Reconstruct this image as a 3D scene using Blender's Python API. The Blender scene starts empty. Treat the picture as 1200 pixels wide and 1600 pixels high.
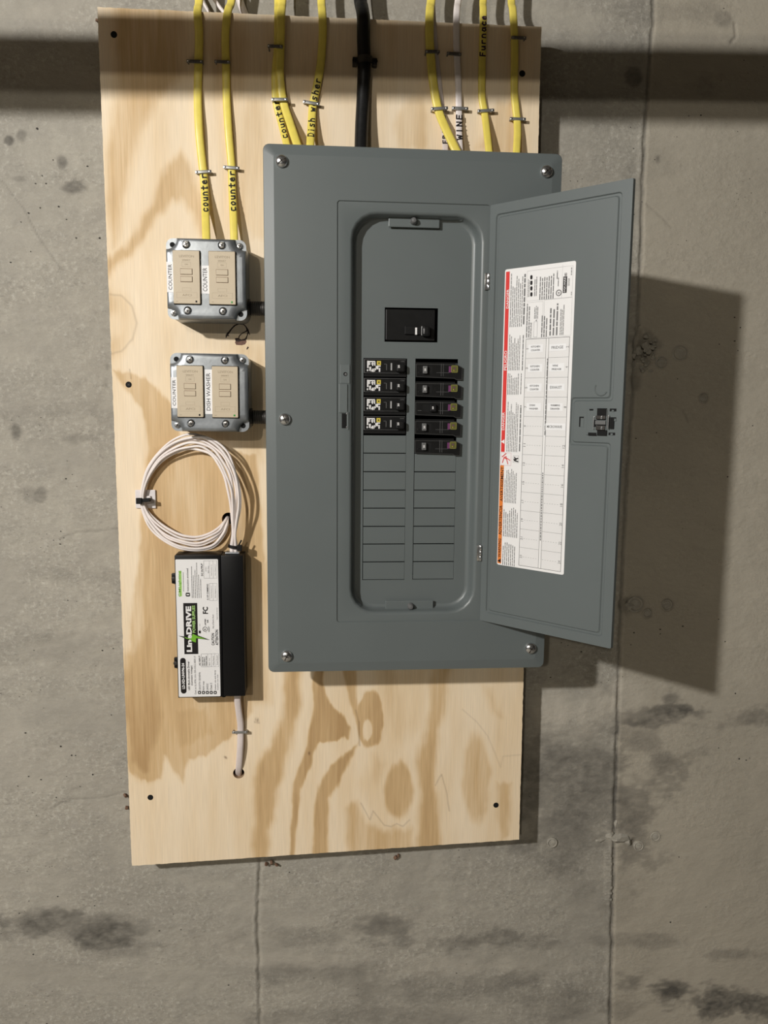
import bpy, bmesh, math, random
import numpy as np
from mathutils import Vector, Matrix
from mathutils.geometry import tessellate_polygon
random.seed(7); rng = np.random.default_rng(7)
SC = bpy.context.scene; COL = SC.collection

# ---------------------------------------------------------------- camera
CR = [[0.99673, 0.08076, 0.00176], [-0.08029, 0.98808, 0.13133], [0.00887, -0.13104, 0.99134]]   # right | forward | up columns
CP = Vector((-0.12162, -1.04828, 0.01575)); FPX = 1224.24
cam = bpy.data.cameras.new('camera'); camo = bpy.data.objects.new('camera', cam); COL.objects.link(camo)
cam.sensor_fit = 'HORIZONTAL'; cam.sensor_width = 36; cam.lens = FPX/1200*36; cam.clip_start = .01
r_ = Vector([CR[i][0] for i in range(3)]); f_ = Vector([CR[i][1] for i in range(3)]); u_ = Vector([CR[i][2] for i in range(3)])
camo.matrix_world = Matrix(((r_.x, u_.x, -f_.x, CP.x), (r_.y, u_.y, -f_.y, CP.y), (r_.z, u_.z, -f_.z, CP.z), (0, 0, 0, 1)))
SC.camera = camo
# ---------------------------------------------------------------- world, lamp, exposure
w = bpy.data.worlds.new('world'); SC.world = w; w.use_nodes = True
w.node_tree.nodes['Background'].inputs[0].default_value = (1.0, .90, .76, 1)
w.node_tree.nodes['Background'].inputs[1].default_value = .007
LP = Vector((-1.6496, -1.9324, .8317))
ld = bpy.data.lights.new('bare_bulb', 'POINT'); ld.energy = 246; ld.color = (1, .98, .945); ld.shadow_soft_size = .045
lo = bpy.data.objects.new('bare_bulb', ld); lo.location = LP; COL.objects.link(lo)
ld2 = bpy.data.lights.new('far_bulb', 'POINT'); ld2.energy = 92; ld2.color = (1, .93, .80); ld2.shadow_soft_size = .05
lo2 = bpy.data.objects.new('far_bulb', ld2); lo2.location = (-1.25, -4.0, 1.0); COL.objects.link(lo2)
SC.view_settings.view_transform = 'Standard'; SC.view_settings.look = 'None'
SC.view_settings.exposure = 0; SC.view_settings.gamma = 1; SC.view_settings.use_curve_mapping = False

# ---------------------------------------------------------------- planes of the real place (metres)
D = .0913            # plywood face
WY = .1403           # concrete wall face
HX, DW, TH = .09825, .19482, 2.3447          # door hinge, width, opening angle
HZT, HZB = .2787, -.27526
CW, CH = .387/2, .6929/2

def ray(px, py):
    a, b = (px-600)/FPX, (800-py)/FPX
    return r_*a + f_ + u_*b
def at(px, py, Y):
    v = ray(px, py); return CP + v*((Y-CP.y)/v.y)
def proj(X, Y, Z):                      # vectorised: where a world point is seen, for laying out wood figure
    dx, dy, dz = X-CP.x, Y-CP.y, Z-CP.z
    a = dx*r_.x+dy*r_.y+dz*r_.z; b = dx*f_.x+dy*f_.y+dz*f_.z; c = dx*u_.x+dy*u_.y+dz*u_.z
    return 600+FPX*a/b, 800-FPX*c/b
class Plane:
    def __init__(s, O, e1, e3, n): s.O, s.e1, s.e3, s.n = Vector(O), Vector(e1), Vector(e3), Vector(n)
    def px(s, x, y):
        v = ray(x, y); t = (s.O-CP).dot(s.n)/v.dot(s.n); q = CP+v*t-s.O
        return q.dot(s.e1), q.dot(s.e3)
    def pt(s, a, b, h=0.): return s.O+s.e1*a+s.e3*b+s.n*h
    def box(s, x0, y0, x1, y1):         # centre and size in plane units
        cx, cy = (x0+x1)/2, (y0+y1)/2
        a, b = s.px(cx, cy); a0 = s.px(x0, cy)[0]; a1 = s.px(x1, cy)[0]; b0 = s.px(cx, y1)[1]; b1 = s.px(cx, y0)[1]
        return (a0+a1)/2, (b0+b1)/2, a1-a0, b1-b0
def front(Y): return Plane((0, Y, 0), (1, 0, 0), (0, 0, 1), (0, -1, 0))
E1 = Vector((-math.cos(TH), -math.sin(TH), 0)); NN = Vector((-math.sin(TH), math.cos(TH), 0))
DOOR = Plane((HX, 0, 0), E1, (0, 0, 1), NN)

# ---------------------------------------------------------------- materials
def nt(name):
    m = bpy.data.materials.new(name); m.use_nodes = True
    return m, m.node_tree, m.node_tree.nodes['Principled BSDF']
MATS = {}
def mat(name, col, rough=.5, metal=0., noise=0., scale=60., bump=0., bscale=300., coat=0., emit=0.):
    m, t, b = nt(name); N, L = t.nodes, t.links
    if max(col) < .02: b.inputs['Specular IOR Level'].default_value = .22
    b.inputs['Roughness'].default_value = rough; b.inputs['Metallic'].default_value = metal
    b.inputs['Base Color'].default_value = (*col, 1)
    if coat: b.inputs['Coat Weight'].default_value = coat; b.inputs['Coat Roughness'].default_value = .15
    if emit: b.inputs['Emission Color'].default_value = (*col, 1); b.inputs['Emission Strength'].default_value = emit
    tc = N.new('ShaderNodeTexCoord')
    if noise:
        n = N.new('ShaderNodeTexNoise'); n.inputs['Scale'].default_value = scale; n.inputs['Detail'].default_value = 4
        L.new(tc.outputs['Object'], n.inputs['Vector'])
        mp = N.new('ShaderNodeMapRange'); mp.inputs[1].default_value = .3; mp.inputs[2].default_value = .7
        mp.inputs[3].default_value = 1-noise; mp.inputs[4].default_value = 1+noise; L.new(n.outputs['Fac'], mp.inputs[0])
        mx = N.new('ShaderNodeVectorMath'); mx.operation = 'SCALE'; mx.inputs[0].default_value = col
        L.new(mp.outputs[0], mx.inputs['Scale']); L.new(mx.outputs[0], b.inputs['Base Color'])
    if bump:
        n2 = N.new('ShaderNodeTexNoise'); n2.inputs['Scale'].default_value = bscale; n2.inputs['Detail'].default_value = 3
        L.new(tc.outputs['Object'], n2.inputs['Vector'])
        bp = N.new('ShaderNodeBump'); bp.inputs['Strength'].default_value = bump; bp.inputs['Distance'].default_value = .0006
        L.new(n2.outputs['Fac'], bp.inputs['Height']); L.new(bp.outputs[0], b.inputs['Normal'])
    MATS[name] = m; return m
mat('grey_enamel', (.116, .133, .133), .38, noise=.03, scale=9, bump=.05, bscale=900)
mat('grey_enamel_inner', (.100, .117, .113), .42, noise=.03, scale=9)
mat('dark_cavity', (.008, .008, .008), .8, noise=.2)
mat('black_plastic', (.010, .010, .010), .36, noise=.15, scale=80)
mat('matte_black', (.006, .006, .006), .55, noise=.15, scale=80)
mat('black_steel', (.004, .004, .0045), .38, noise=.1, scale=40, bump=.1, bscale=1200)
mat('black_edge', (.035, .035, .034), .4, noise=.1)
mat('grey_plastic', (.12, .12, .12), .4, noise=.1)
mat('galvanised', (.30, .32, .34), .38, .75, noise=.16, scale=55, bump=.12, bscale=240)
mat('zinc', (.62, .62, .62), .25, .95, noise=.1, scale=300)
mat('shaded_staple_steel', (.16, .15, .14), .45, .6, noise=.1, scale=300)  # same steel as the other staples, with the band's shade put into its colour
mat('staple_steel', (.33, .33, .32), .38, .7, noise=.1, scale=300)
mat('dark_steel', (.05, .045, .04), .45, .5, noise=.2)
mat('ivory', (.56, .47, .34), .42, noise=.02, scale=60)
mat('ivory_line', (.36, .29, .20), .5, noise=.02)
mat('yellow_pvc', (.80, .655, .125), .38, noise=.05, scale=90)
mat('white_pvc', (.80, .73, .70), .38, noise=.04, scale=90)
mat('pinkish_pvc', (.66, .58, .55), .42, noise=.04, scale=90)
mat('black_pvc', (.012, .012, .012), .38, noise=.2, scale=160, bump=.2, bscale=200)
mat('ink', (.012, .010, .010), .55, noise=.1)
mat('purple_ink', (.03, .008, .03), .55, noise=.1)
mat('grey_ink', (.15, .15, .15), .6, noise=.1)
mat('pale_ink', (.36, .36, .36), .6, noise=.1)
mat('paper', (.79, .78, .775), .5, noise=.015, scale=30)
mat('paper_tint', (.74, .73, .725), .5, noise=.015, scale=30)
mat('sticker', (.82, .82, .83), .4, noise=.02)
mat('red_ink', (.66, .035, .03), .5, noise=.03)
mat('orange_ink', (.72, .20, .03), .5, noise=.03)
mat('pink_ink', (.6, .25, .3), .5, noise=.03)
mat('green_ink', (.16, .42, .02), .5, noise=.03)
mat('light_green_ink', (.40, .66, .20), .5, noise=.03)
mat('yellow_sticker', (.60, .48, .06), .5, noise=.03)
mat('olive_sticker', (.10, .095, .02), .5, noise=.05)
mat('olive_edge', (.26, .25, .05), .5, noise=.05)
mat('violet_sticker', (.13, .03, .11), .5, noise=.05)
mat('led_green', (.02, .30, .05), .3, noise=.02)
mat('mount_plastic', (.70, .66, .66), .45, noise=.02)
mat('raw_brown', (.16, .09, .055), .8, noise=.3, scale=200)
mat('knot_bark', (.028, .014, .009), .8, noise=.4, scale=300)
mat('knot_wood', (.15, .075, .05), .7, noise=.4, scale=300)
mat('pit_dark', (.035, .031, .026), .9, noise=.3, scale=200)
mat('drain_pipe_plastic', (.05, .05, .05), .5, noise=.1)
mat('joist_wood', (.13, .095, .06), .7, noise=.2, scale=20)
mat('old_timber', (.20, .15, .10), .8, noise=.3, scale=30)

def link_noise(N, L, vec, scale, detail=5, rough=.5):
    n = N.new('ShaderNodeTexNoise'); n.inputs['Scale'].default_value = scale; n.inputs['Detail'].default_value = detail
    n.inputs['Roughness'].default_value = rough; L.new(vec, n.inputs['Vector']); return n.outputs['Fac']
def mrange(N, L, v, a, b, c, d):
    m = N.new('ShaderNodeMapRange'); L.new(v, m.inputs[0])
    for i, k in enumerate((a, b, c, d)): m.inputs[i+1].default_value = k
    return m.outputs[0]
def mathn(N, L, op, a, b):
    m = N.new('ShaderNodeMath'); m.operation = op
    for i, k in enumerate((a, b)):
        if isinstance(k, (int, float)): m.inputs[i].default_value = k
        else: L.new(k, m.inputs[i])
    return m.outputs[0]
def mixc(N, L, f, a, b):
    m = N.new('ShaderNodeMix'); m.data_type = 'RGBA'
    if isinstance(f, (int, float)): m.inputs[0].default_value = f
    else: L.new(f, m.inputs[0])
    for i, k in ((6, a), (7, b)):
        if isinstance(k, tuple): m.inputs[i].default_value = (*k, 1)
        else: L.new(k, m.inputs[i])
    return m.outputs[2]
def scaled(N, L, vec, s):
    m = N.new('ShaderNodeMapping'); m.inputs['Scale'].default_value = s; L.new(vec, m.inputs['Vector']); return m.outputs[0]
def wood_material():
    m, t, b = nt('pine_veneer'); N, L = t.nodes, t.links
    o = N.new('ShaderNodeTexCoord').outputs['Object']
    at_ = N.new('ShaderNodeAttribute'); at_.attribute_name = 'figure'; fig = at_.outputs['Fac']
    al = N.new('ShaderNodeAttribute'); al.attribute_name = 'lines'; lin = al.outputs['Fac']
    streak = link_noise(N, L, scaled(N, L, o, (260, 1, 9)), 1, 4, .6)
    streak2 = link_noise(N, L, scaled(N, L, o, (900, 1, 22)), 1, 2, .5)
    broad = link_noise(N, L, scaled(N, L, o, (22, 1, 3.2)), 1, 4, .55)
    s1 = mrange(N, L, streak, .3, .7, -.13, .13)
    s0 = mrange(N, L, broad, .3, .7, -.14, .32)
    tt = mathn(N, L, 'ADD', mathn(N, L, 'ADD', fig, mathn(N, L, 'MULTIPLY', s1, mathn(N, L, 'ADD', fig, .2))), s0)
    cr = N.new('ShaderNodeValToRGB'); L.new(tt, cr.inputs[0]); e = cr.color_ramp.elements
    e[0].position = 0; e[0].color = (.84, .695, .505, 1); e[1].position = 1; e[1].color = (.45, .285, .13, 1)
    k = e.new(.3); k.color = (.78, .61, .40, 1); k = e.new(.65); k.color = (.62, .43, .225, 1)
    c = mixc(N, L, mathn(N, L, 'MULTIPLY', lin, .8), cr.outputs[0], (.12, .055, .025))
    fine = mrange(N, L, streak2, .3, .7, .93, 1.05)
    v = N.new('ShaderNodeVectorMath'); v.operation = 'SCALE'; L.new(c, v.inputs[0]); L.new(fine, v.inputs['Scale'])
    L.new(v.outputs[0], b.inputs['Base Color']); b.inputs['Roughness'].default_value = .62
    bp = N.new('ShaderNodeBump'); bp.inputs['Strength'].default_value = .12; bp.inputs['Distance'].default_value = .0006
    L.new(streak, bp.inputs['Height']); L.new(bp.outputs[0], b.inputs['Normal'])
    MATS['pine_veneer'] = m
wood_material()
def edge_material():
    m, t, b = nt('plywood_edge'); N, L = t.nodes, t.links
    o = N.new('ShaderNodeTexCoord').outputs['Object']
    n = link_noise(N, L, scaled(N, L, o, (30, 900, 30)), 1, 3, .6)
    c = mixc(N, L, mrange(N, L, n, .35, .65, 0, 1), (.62, .45, .28), (.22, .13, .07))
    L.new(c, b.inputs['Base Color']); b.inputs['Roughness'].default_value = .8; MATS['plywood_edge'] = m
edge_material()
def concrete_material(name, attrs=True):
    m, t, b = nt(name); N, L = t.nodes, t.links
    o = N.new('ShaderNodeTexCoord').outputs['Object']
    big = link_noise(N, L, o, 5, 6, .6); mid = link_noise(N, L, scaled(N, L, o, (22, 22, 34)), 1, 7, .65)
    fine = link_noise(N, L, scaled(N, L, o, (120, 120, 260)), 1, 5, .7); grit = link_noise(N, L, o, 700, 2, .6)
    c = mixc(N, L, mrange(N, L, big, .3, .7, 0, 1), (.305, .284, .240), (.40, .372, .312))
    c = mixc(N, L, mrange(N, L, mid, .35, .68, 0, .55), c, (.27, .252, .218))
    iso = link_noise(N, L, o, 150, 5, .7); msk = mrange(N, L, link_noise(N, L, scaled(N, L, o, (7, 7, 14)), 1, 4, .6), .40, .58, .10, 1)
    c = mixc(N, L, mathn(N, L, 'MULTIPLY', msk, mrange(N, L, iso, .50, .68, 0, .6)), c, (.54, .515, .45))
    c = mixc(N, L, mathn(N, L, 'MULTIPLY', msk, mrange(N, L, fine, .47, .33, 0, .55)), c, (.20, .185, .158))
    c = mixc(N, L, mrange(N, L, grit, .6, .75, 0, .35), c, (.16, .145, .125))
    if attrs:
        a = N.new('ShaderNodeAttribute'); a.attribute_name = 'smooth_side'
        c2 = mixc(N, L, mrange(N, L, big, .3, .7, 0, 1), (.365, .328, .262), (.41, .368, .295))
        c2 = mixc(N, L, mrange(N, L, fine, .5, .75, 0, .18), c2, (.47, .435, .36))
        c = mixc(N, L, mathn(N, L, 'MULTIPLY', a.outputs['Fac'], .75), c, c2)
        s = N.new('ShaderNodeAttribute'); s.attribute_name = 'stain_shade'
        st = mathn(N, L, 'MULTIPLY', s.outputs['Fac'], mrange(N, L, mid, .3, .6, .75, 1.2))
        c = mixc(N, L, st, c, (.085, .078, .066))
        p = N.new('ShaderNodeAttribute'); p.attribute_name = 'pale'
        c = mixc(N, L, p.outputs['Fac'], c, (.47, .43, .36))
    L.new(c, b.inputs['Base Color']); b.inputs['Roughness'].default_value = .85
    h = mathn(N, L, 'ADD', mid, mathn(N, L, 'MULTIPLY', msk, mathn(N, L, 'ADD', mathn(N, L, 'MULTIPLY', fine, .3), mathn(N, L, 'MULTIPLY', iso, .45))))
    bp = N.new('ShaderNodeBump'); bp.inputs['Strength'].default_value = .8; bp.inputs['Distance'].default_value = .003
    L.new(h, bp.inputs['Height']); L.new(bp.outputs[0], b.inputs['Normal']); MATS[name] = m
concrete_material('concrete_wall'); concrete_material('concrete_plain', False)

# ---------------------------------------------------------------- mesh helpers
class MB:
    def __init__(s): s.v = []; s.f = []; s.m = []; s.slots = []
    def mi(s, m):
        if m not in s.slots: s.slots.append(m)
        return s.slots.index(m)
    def add(s, vs, fs, m):
        o = len(s.v); s.v += [tuple(p) for p in vs]; k = s.mi(m)
        for f in fs: s.f.append(tuple(i+o for i in f)); s.m.append(k)
    def box(s, c, sz, m, R=None, bev=0.):
        x, y, z = (k/2 for k in sz); b = min(bev, x*.9, y*.9, z*.9)
        if b:
            bm = bmesh.new(); bmesh.ops.create_cube(bm, size=1)
            for v in bm.verts: v.co = Vector((v.co.x*sz[0], v.co.y*sz[1], v.co.z*sz[2]))
            bmesh.ops.bevel(bm, geom=list(bm.edges), offset=b, segments=2, profile=.6, affect='EDGES')
            bm.verts.index_update(); vs = [v.co.copy() for v in bm.verts]; fs = [[v.index for v in f.verts] for f in bm.faces]; bm.free()
        else:
            vs = [Vector((i, j, k)) for i in (-x, x) for j in (-y, y) for k in (-z, z)]
            fs = [(0, 1, 3, 2), (4, 6, 7, 5), (0, 4, 5, 1), (2, 3, 7, 6), (0, 2, 6, 4), (1, 5, 7, 3)]
        if R is not None: vs = [R @ v for v in vs]
        c = Vector(c); s.add([v+c for v in vs], fs, m)
    def loft(s, loops, m, cap0=False, cap1=False, closed=True):
        n = len(loops[0]); vs = [p for l in loops for p in l]; fs = []
        for i in range(len(loops)-1):
            for j in range(n if closed else n-1):
                k = (j+1) % n; fs.append((i*n+j, i*n+k, (i+1)*n+k, (i+1)*n+j))
        if cap0: fs.append(tuple(range(n))[::-1])
        if cap1: fs.append(tuple((len(loops)-1)*n+j for j in range(n)))
        s.add(vs, fs, m)
    def lathe(s, c, axis, prof, m, n=20):       # prof: (radius, height along axis)
        axis = Vector(axis).normalized(); a = axis.orthogonal().normalized(); b = axis.cross(a); c = Vector(c)
        lp = [[c+axis*h+(a*math.cos(t)+b*math.sin(t))*max(r, 1e-5) for t in (2*math.pi*i/n for i in range(n))] for r, h in prof]
        s.loft(lp, m, True, True)
    def quad(s, P, a, b, wa, hb, m, h=.0002):    # flat rectangle on a Plane
        s.add([P.pt(a-wa/2, b-hb/2, h), P.pt(a+wa/2, b-hb/2, h), P.pt(a+wa/2, b+hb/2, h), P.pt(a-wa/2, b+hb/2, h)], [(0, 1, 2, 3)], m)
    def rect(s, P, x0, y0, x1, y1, m, h=.0002): s.quad(P, *P.box(x0, y0, x1, y1), m, h)
    def slab(s, P, loops_ab, h0, h1, m, holes=(), cap=True):   # plate with outline and holes, extruded from h0 to h1
        rings = [loops_ab]+list(holes)
        flat = [[Vector((a, b, 0)) for a, b in r] for r in rings]
        tri = tessellate_polygon(flat); allp = [p for r in rings for p in r]
        s.add([P.pt(a, b, h1) for a, b in allp], [tuple(t) for t in tri], m)
        for r in rings: s.loft([[P.pt(a, b, h0) for a, b in r], [P.pt(a, b, h1) for a, b in r]], m)
    def build(s, name, parent=None, smooth=False, org=None, autos=None):
        me = bpy.data.meshes.new(name)
        o0 = Vector(org) if org is not None else (parent.get_org() if hasattr(parent, 'get_org') else Vector((0, 0, 0)))
        if parent is not None and org is None:
            q = parent
            while q is not None: o0 = o0+q.location; q = q.parent
        me.from_pydata([tuple(Vector(v)-o0) for v in s.v], [], s.f)
        for k in s.slots: me.materials.append(MATS[k])
        me.polygons.foreach_set('material_index', s.m)
        if smooth:
            me.polygons.foreach_set('use_smooth', [True]*len(s.f))
        me.validate(); me.update()
        if smooth:
            try: me.set_sharp_from_angle(angle=math.radians(autos or 40))
            except Exception: pass
        ob = bpy.data.objects.new(name, me); COL.objects.link(ob)
        if parent is not None: ob.parent = parent
        elif org is not None: ob.location = org
        return ob
def tag(o, label=None, cat=None, group=None, kind=None):
    if label: o['label'] = label
    if cat: o['category'] = cat
    if group: o['group'] = group
    if kind: o['kind'] = kind
    return o
def thing(name, loc, label, cat, group=None):
    o = bpy.data.objects.new(name, None); o.empty_display_size = .02; COL.objects.link(o); o.location = loc
    return tag(o, label, cat, group)

def rr(a0, a1, b0, b1, r, n=5):
    out = []
    for cx, cy, t0 in ((a1-r, b1-r, 0), (a0+r, b1-r, 90), (a0+r, b0+r, 180), (a1-r, b0+r, 270)):
        for i in range(n+1):
            t = math.radians(t0+90*i/n); out.append((cx+r*math.cos(t), cy+r*math.sin(t)))
    return out
def offset_poly(P, o):                           # positive o shrinks a counter-clockwise polygon
    n = len(P); out = []
    for i in range(n):
        p0, p1, p2 = Vector(P[i-1]), Vector(P[i]), Vector(P[(i+1) % n])
        d1 = (p1-p0).normalized(); d2 = (p2-p1).normalized(); n1 = Vector((-d1.y, d1.x)); n2 = Vector((-d2.y, d2.x))
        k = (n1+n2); k = k/(1+n1.dot(n2)); out.append(tuple(p1+k*o))
    return out
def round_poly(P, r, n=4):
    out = []; N = len(P)
    for i in range(N):
        p0, p1, p2 = Vector(P[i-1]), Vector(P[i]), Vector(P[(i+1) % N])
        A = p1+(p0-p1).normalized()*r; B = p1+(p2-p1).normalized()*r
        for k in range(n+1):
            t = k/n; out.append(tuple(A*(1-t)**2+p1*2*t*(1-t)+B*t*t))
    return out

# text -------------------------------------------------------------
_tc = {}
def text_mesh(s, bold=0.):
    key = (s, bold)
    if key in _tc: return _tc[key]
    cu = bpy.data.curves.new('t', 'FONT'); cu.body = s; cu.resolution_u = 2; cu.offset = bold; cu.fill_mode = 'FRONT'
    ob = bpy.data.objects.new('t', cu); COL.objects.link(ob)
    me = bpy.data.meshes.new_from_object(ob.evaluated_get(bpy.context.evaluated_depsgraph_get()))
    v = [(p.co.x, p.co.y) for p in me.vertices]; f = [tuple(q.vertices) for q in me.polygons]
    bpy.data.objects.remove(ob); bpy.data.curves.remove(cu); bpy.data.meshes.remove(me)
    x0 = min(p[0] for p in v); x1 = max(p[0] for p in v); y0 = min(p[1] for p in v); y1 = max(p[1] for p in v)
    v = [((p[0]-x0)/(x1-x0), (p[1]-y0)/(y1-y0)) for p in v]; _tc[key] = (v, f); return v, f
def put_text(mb, P, s, box, m, bold=0., up=True, h=.0004, world=False):
    a, b, wa, hb = box if world else P.box(*box)
    v, f = text_mesh(s, bold)
    if up: pts = [P.pt(a+wa/2-t*wa, b-hb/2+k*hb, h) for k, t in v]     # reads bottom to top
    else: pts = [P.pt(a-wa/2+k*wa, b-hb/2+t*hb, h) for k, t in v]
    mb.add(pts, f, m)
def greek(mb, P, box, n, m, h=.0003, fill=.8, thick=.5, gap=.25):      # columns of print too small to read, running bottom to top
    a, b, wa, hb = P.box(*box); pit = wa/n
    for i in range(n):
        ac = a-wa/2+pit*(i+.5); L = hb*random.uniform(fill, 1); y = -hb/2
        while y < -hb/2+L:
            k = random.uniform(.9, 3.4)*pit*.9; k = min(k, -hb/2+L-y); 
            if k > pit*.3: mb.quad(P, ac, b+y+k/2, pit*thick, k, m, h)
            y += k+pit*gap
def frame_rect(mb, P, box, t, m, h=.0003, world=False):
    a, b, wa, hb = box if world else P.box(*box)
    for s in (-1, 1):
        mb.quad(P, a+s*(wa/2-t/2), b, t, hb, m, h); mb.quad(P, a, b+s*(hb/2-t/2), wa, t, m, h)
def Z(ox, oy, s): return lambda x0, y0, x1, y1: (ox+x0/s, oy+y0/s, ox+x1/s, oy+y1/s)

# ================================================================ STRUCTURE
def fbm(X, Z_, sc, seed, oct=4):
    out = np.zeros_like(X); amp = 1.
    for o in range(oct):
        r = np.random.default_rng(seed+o); G = r.random((64, 64)); u = X*sc*2**o+r.random()*9; v = Z_*sc*2**o+r.random()*9
        i = np.floor(u).astype(int); j = np.floor(v).astype(int); fu = u-i; fv = v-j; fu = fu*fu*(3-2*fu); fv = fv*fv*(3-2*fv)
        g = lambda a, b: G[a % 64, b % 64]
        out += amp*((g(i, j)*(1-fu)+g(i+1, j)*fu)*(1-fv)+(g(i, j+1)*(1-fu)+g(i+1, j+1)*fu)*fv-.5); amp *= .5
    return out
def axis_coords(lo, hi, a, b, fine, coarse):
    return np.concatenate([np.linspace(lo, a, int((a-lo)/coarse)+1)[:-1], np.linspace(a, b, int((b-a)/fine)+1), np.linspace(b, hi, int((hi-b)/coarse)+1)[1:]])
def segdist(PX, PY, pts):
    best = np.full(PX.shape, 1e9)
    for (x0, y0), (x1, y1) in zip(pts[:-1], pts[1:]):
        dx, dy = x1-x0, y1-y0; t = np.clip(((PX-x0)*dx+(PY-y0)*dy)/(dx*dx+dy*dy+1e-9), 0, 1)
        best = np.minimum(best, np.hypot(PX-x0-t*dx, PY-y0-t*dy))
    return best
def sstep(x): x = np.clip(x, 0, 1); return x*x*(3-2*x)
def polysd(PX, PY, P):                            # >0 inside
    d = segdist(PX, PY, P+[P[0]]); ins = np.zeros(PX.shape, bool)
    for (x0, y0), (x1, y1) in zip(P, P[1:]+[P[0]]):
        c = (y0 > PY) != (y1 > PY); ins ^= c & (PX < (x1-x0)*(PY-y0)/((y1-y0) or 1e-9)+x0)
    return np.where(ins, d, -d)

CZ, FZ = 1.08, -1.48
PLUGS = [(1062, 552, 11), (1033, 567, 8.5), (1099, 622, 7), (1042, 945, 9), (1011, 958, 7), (1024, 1307, 8), (998, 1322, 8), (863, 1317, 8), (993, 944, 12)]
PITS = []
def build_wall():
    xs = axis_coords(-2.4, 2.4, -.66, .68, .0021, .05); zs = axis_coords(FZ, CZ, -1.07, .64, .0021, .05)
    X, Zc = np.meshgrid(xs, zs); PX, PY = proj(X, np.full_like(X, WY), Zc)
    jx = (fbm(X, Zc, 55, 3)+fbm(X, Zc, 200, 8)*.4)*5
    seam = np.interp(PY, [-200, 0, 40, 200, 400, 500, 760, 1000, 1200, 1300, 1450, 1800], [1026, 1021, 1020, 1008, 1001, 998, 979, 969, 963, 960, 957, 950])
    sd = PX+jx*.35-seam
    right = sstep(sd/2+.5)
    H = -right*.0016                              # the right pour stands a little proud (towards -y)
    H += .0032*np.exp(-(sd/2.3)**2)               # open joint
    H -= .0016*np.exp(-((sd+6)/3.2)**2)*(fbm(X, Zc, 30, 20)+.5)
    rough = (1-right)*1.0+right*.35
    H += (fbm(X, Zc, 9, 5)*.0016+fbm(X, Zc, 60, 9, 3)*.0009)*rough
    lsx = np.interp(PY, [1300, 1340, 1460, 1600, 1700], [400, 402, 399, 402, 403])
    lw = sstep((PY-1330)/10); ls = PX+jx*.6-lsx
    H -= .0028*np.exp(-(ls/2.2)**2)*lw*(.7+fbm(X, Zc, 40, 31)); H += .0022*np.exp(-((ls-5)/2)**2)*lw
    stain_shade = np.zeros_like(X); pale = np.zeros_like(X)
    n1 = fbm(X, Zc, 18, 40, 5); n3 = fbm(X, Zc*2, 90, 47, 3)
    for x, y, rx, ry, s in [(56, 1445, 50, 17, .55), (165, 1460, 40, 15, .62), (110, 1452, 120, 14, .3), (230, 1478, 60, 14, .22), (610, 1442, 38, 17, .45), (740, 1470, 110, 13, .42),
            (512, 1519, 70, 14, .28), (460, 1465, 60, 10, .2), (700, 1545, 120, 16, .22), (815, 1530, 50, 16, .34), (880, 1560, 90, 24, .25), (560, 1590, 160, 12, .2), (1040, 1547, 42, 15, .68), (1100, 1570, 50, 16, .62), (1177, 1565, 45, 16, .66), (985, 1535, 30, 18, .45), (1135, 1490, 40, 7, .32), (1000, 1470, 60, 8, .28), (830, 1475, 45, 10, .3),
            (1050, 1112, 50, 10, .62), (1010, 1124, 45, 11, .55), (1045, 1093, 10, 7, .4), (1175, 1122, 45, 14, .42), (960, 1142, 30, 10, .3), (1000, 1160, 30, 20, .3),
            (25, 674, 6, 8, .5), (64, 774, 7, 8, .45), (48, 774, 14, 9, .2), (125, 684, 22, 6, .28), (118, 293, 9, 7, .5), (15, 219, 5, 5, .6), (98, 253, 5, 6, .45), (32, 210, 6, 7, .35),
            (166, 602, 8, 16, .45), (168, 575, 6, 10, .35), (30, 280, 10, 5, .25), (50, 1010, 60, 20, .12), (100, 900, 80, 14, .15), (90, 640, 90, 14, .12), (1027, 248, 5, 8, .4), (1100, 135, 25, 18, .25), (990, 120, 9, 8, .5),
            (1030, 20, 60, 12, .15), (1020, 240, 30, 40, .1), (1130, 30, 10, 8, .3), (900, 1215, 100, 90, .42), (900, 1330, 60, 60, .14), (905, 1400, 50, 30, .1)]:
        q = np.hypot((PX-x)/rx, (PY-y)/ry)*.9+n1*1.5+n3*.7
        stain_shade = np.maximum(stain_shade, s*1.2*sstep((1.5-q)*1.0)*(1+.5*n3))
    stain_shade += .55*np.exp(-(sd/1.8)**2)+.30*np.exp(-(ls/1.5)**2)*lw
    for x, y, rx, ry, s in [(890, 1115, 55, 38, .8), (985, 1080, 30, 30, .5), (470, 1500, 100, 10, .22), (330, 1480, 50, 20, .2), (760, 1510, 140, 12, .22), (1090, 1490, 60, 22, .12), (100, 1180, 90, 40, .18), (230, 1290, 40, 30, .15), (915, 240, 30, 50, .12), (150, 25, 80, 25, .2), (1040, 545, 40, 12, .15)]:
        q = np.hypot((PX-x)/rx, (PY-y)/ry)+n1*1.2; pale = np.maximum(pale, s*sstep(1.5-q))
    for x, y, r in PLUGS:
        q = np.hypot(PX-x, PY-y); stain_shade = np.maximum(stain_shade, .42*np.exp(-((q-r)/1.8)**2)*(.6+n3)); stain_shade = np.maximum(stain_shade, .12*sstep(1.6-q/r))  # painted dark ring stands for the shade in each plug's recess
    # rough break-outs at the form ties
    br = fbm(X, Zc, 110, 61, 3)
    for x, y, rx, ry, dep in [(1003, 545, 22, 32, .012), (1020, 543, 15, 18, .007), (994, 590, 10, 26, .006), (978, 945, 13, 15, .009)]:
        q = sstep(1.3-np.hypot((PX-x)/rx, (PY-y)/ry)-br*.8); H += q*dep*(.6+br); stain_shade = np.maximum(stain_shade, q*.42)
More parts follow.
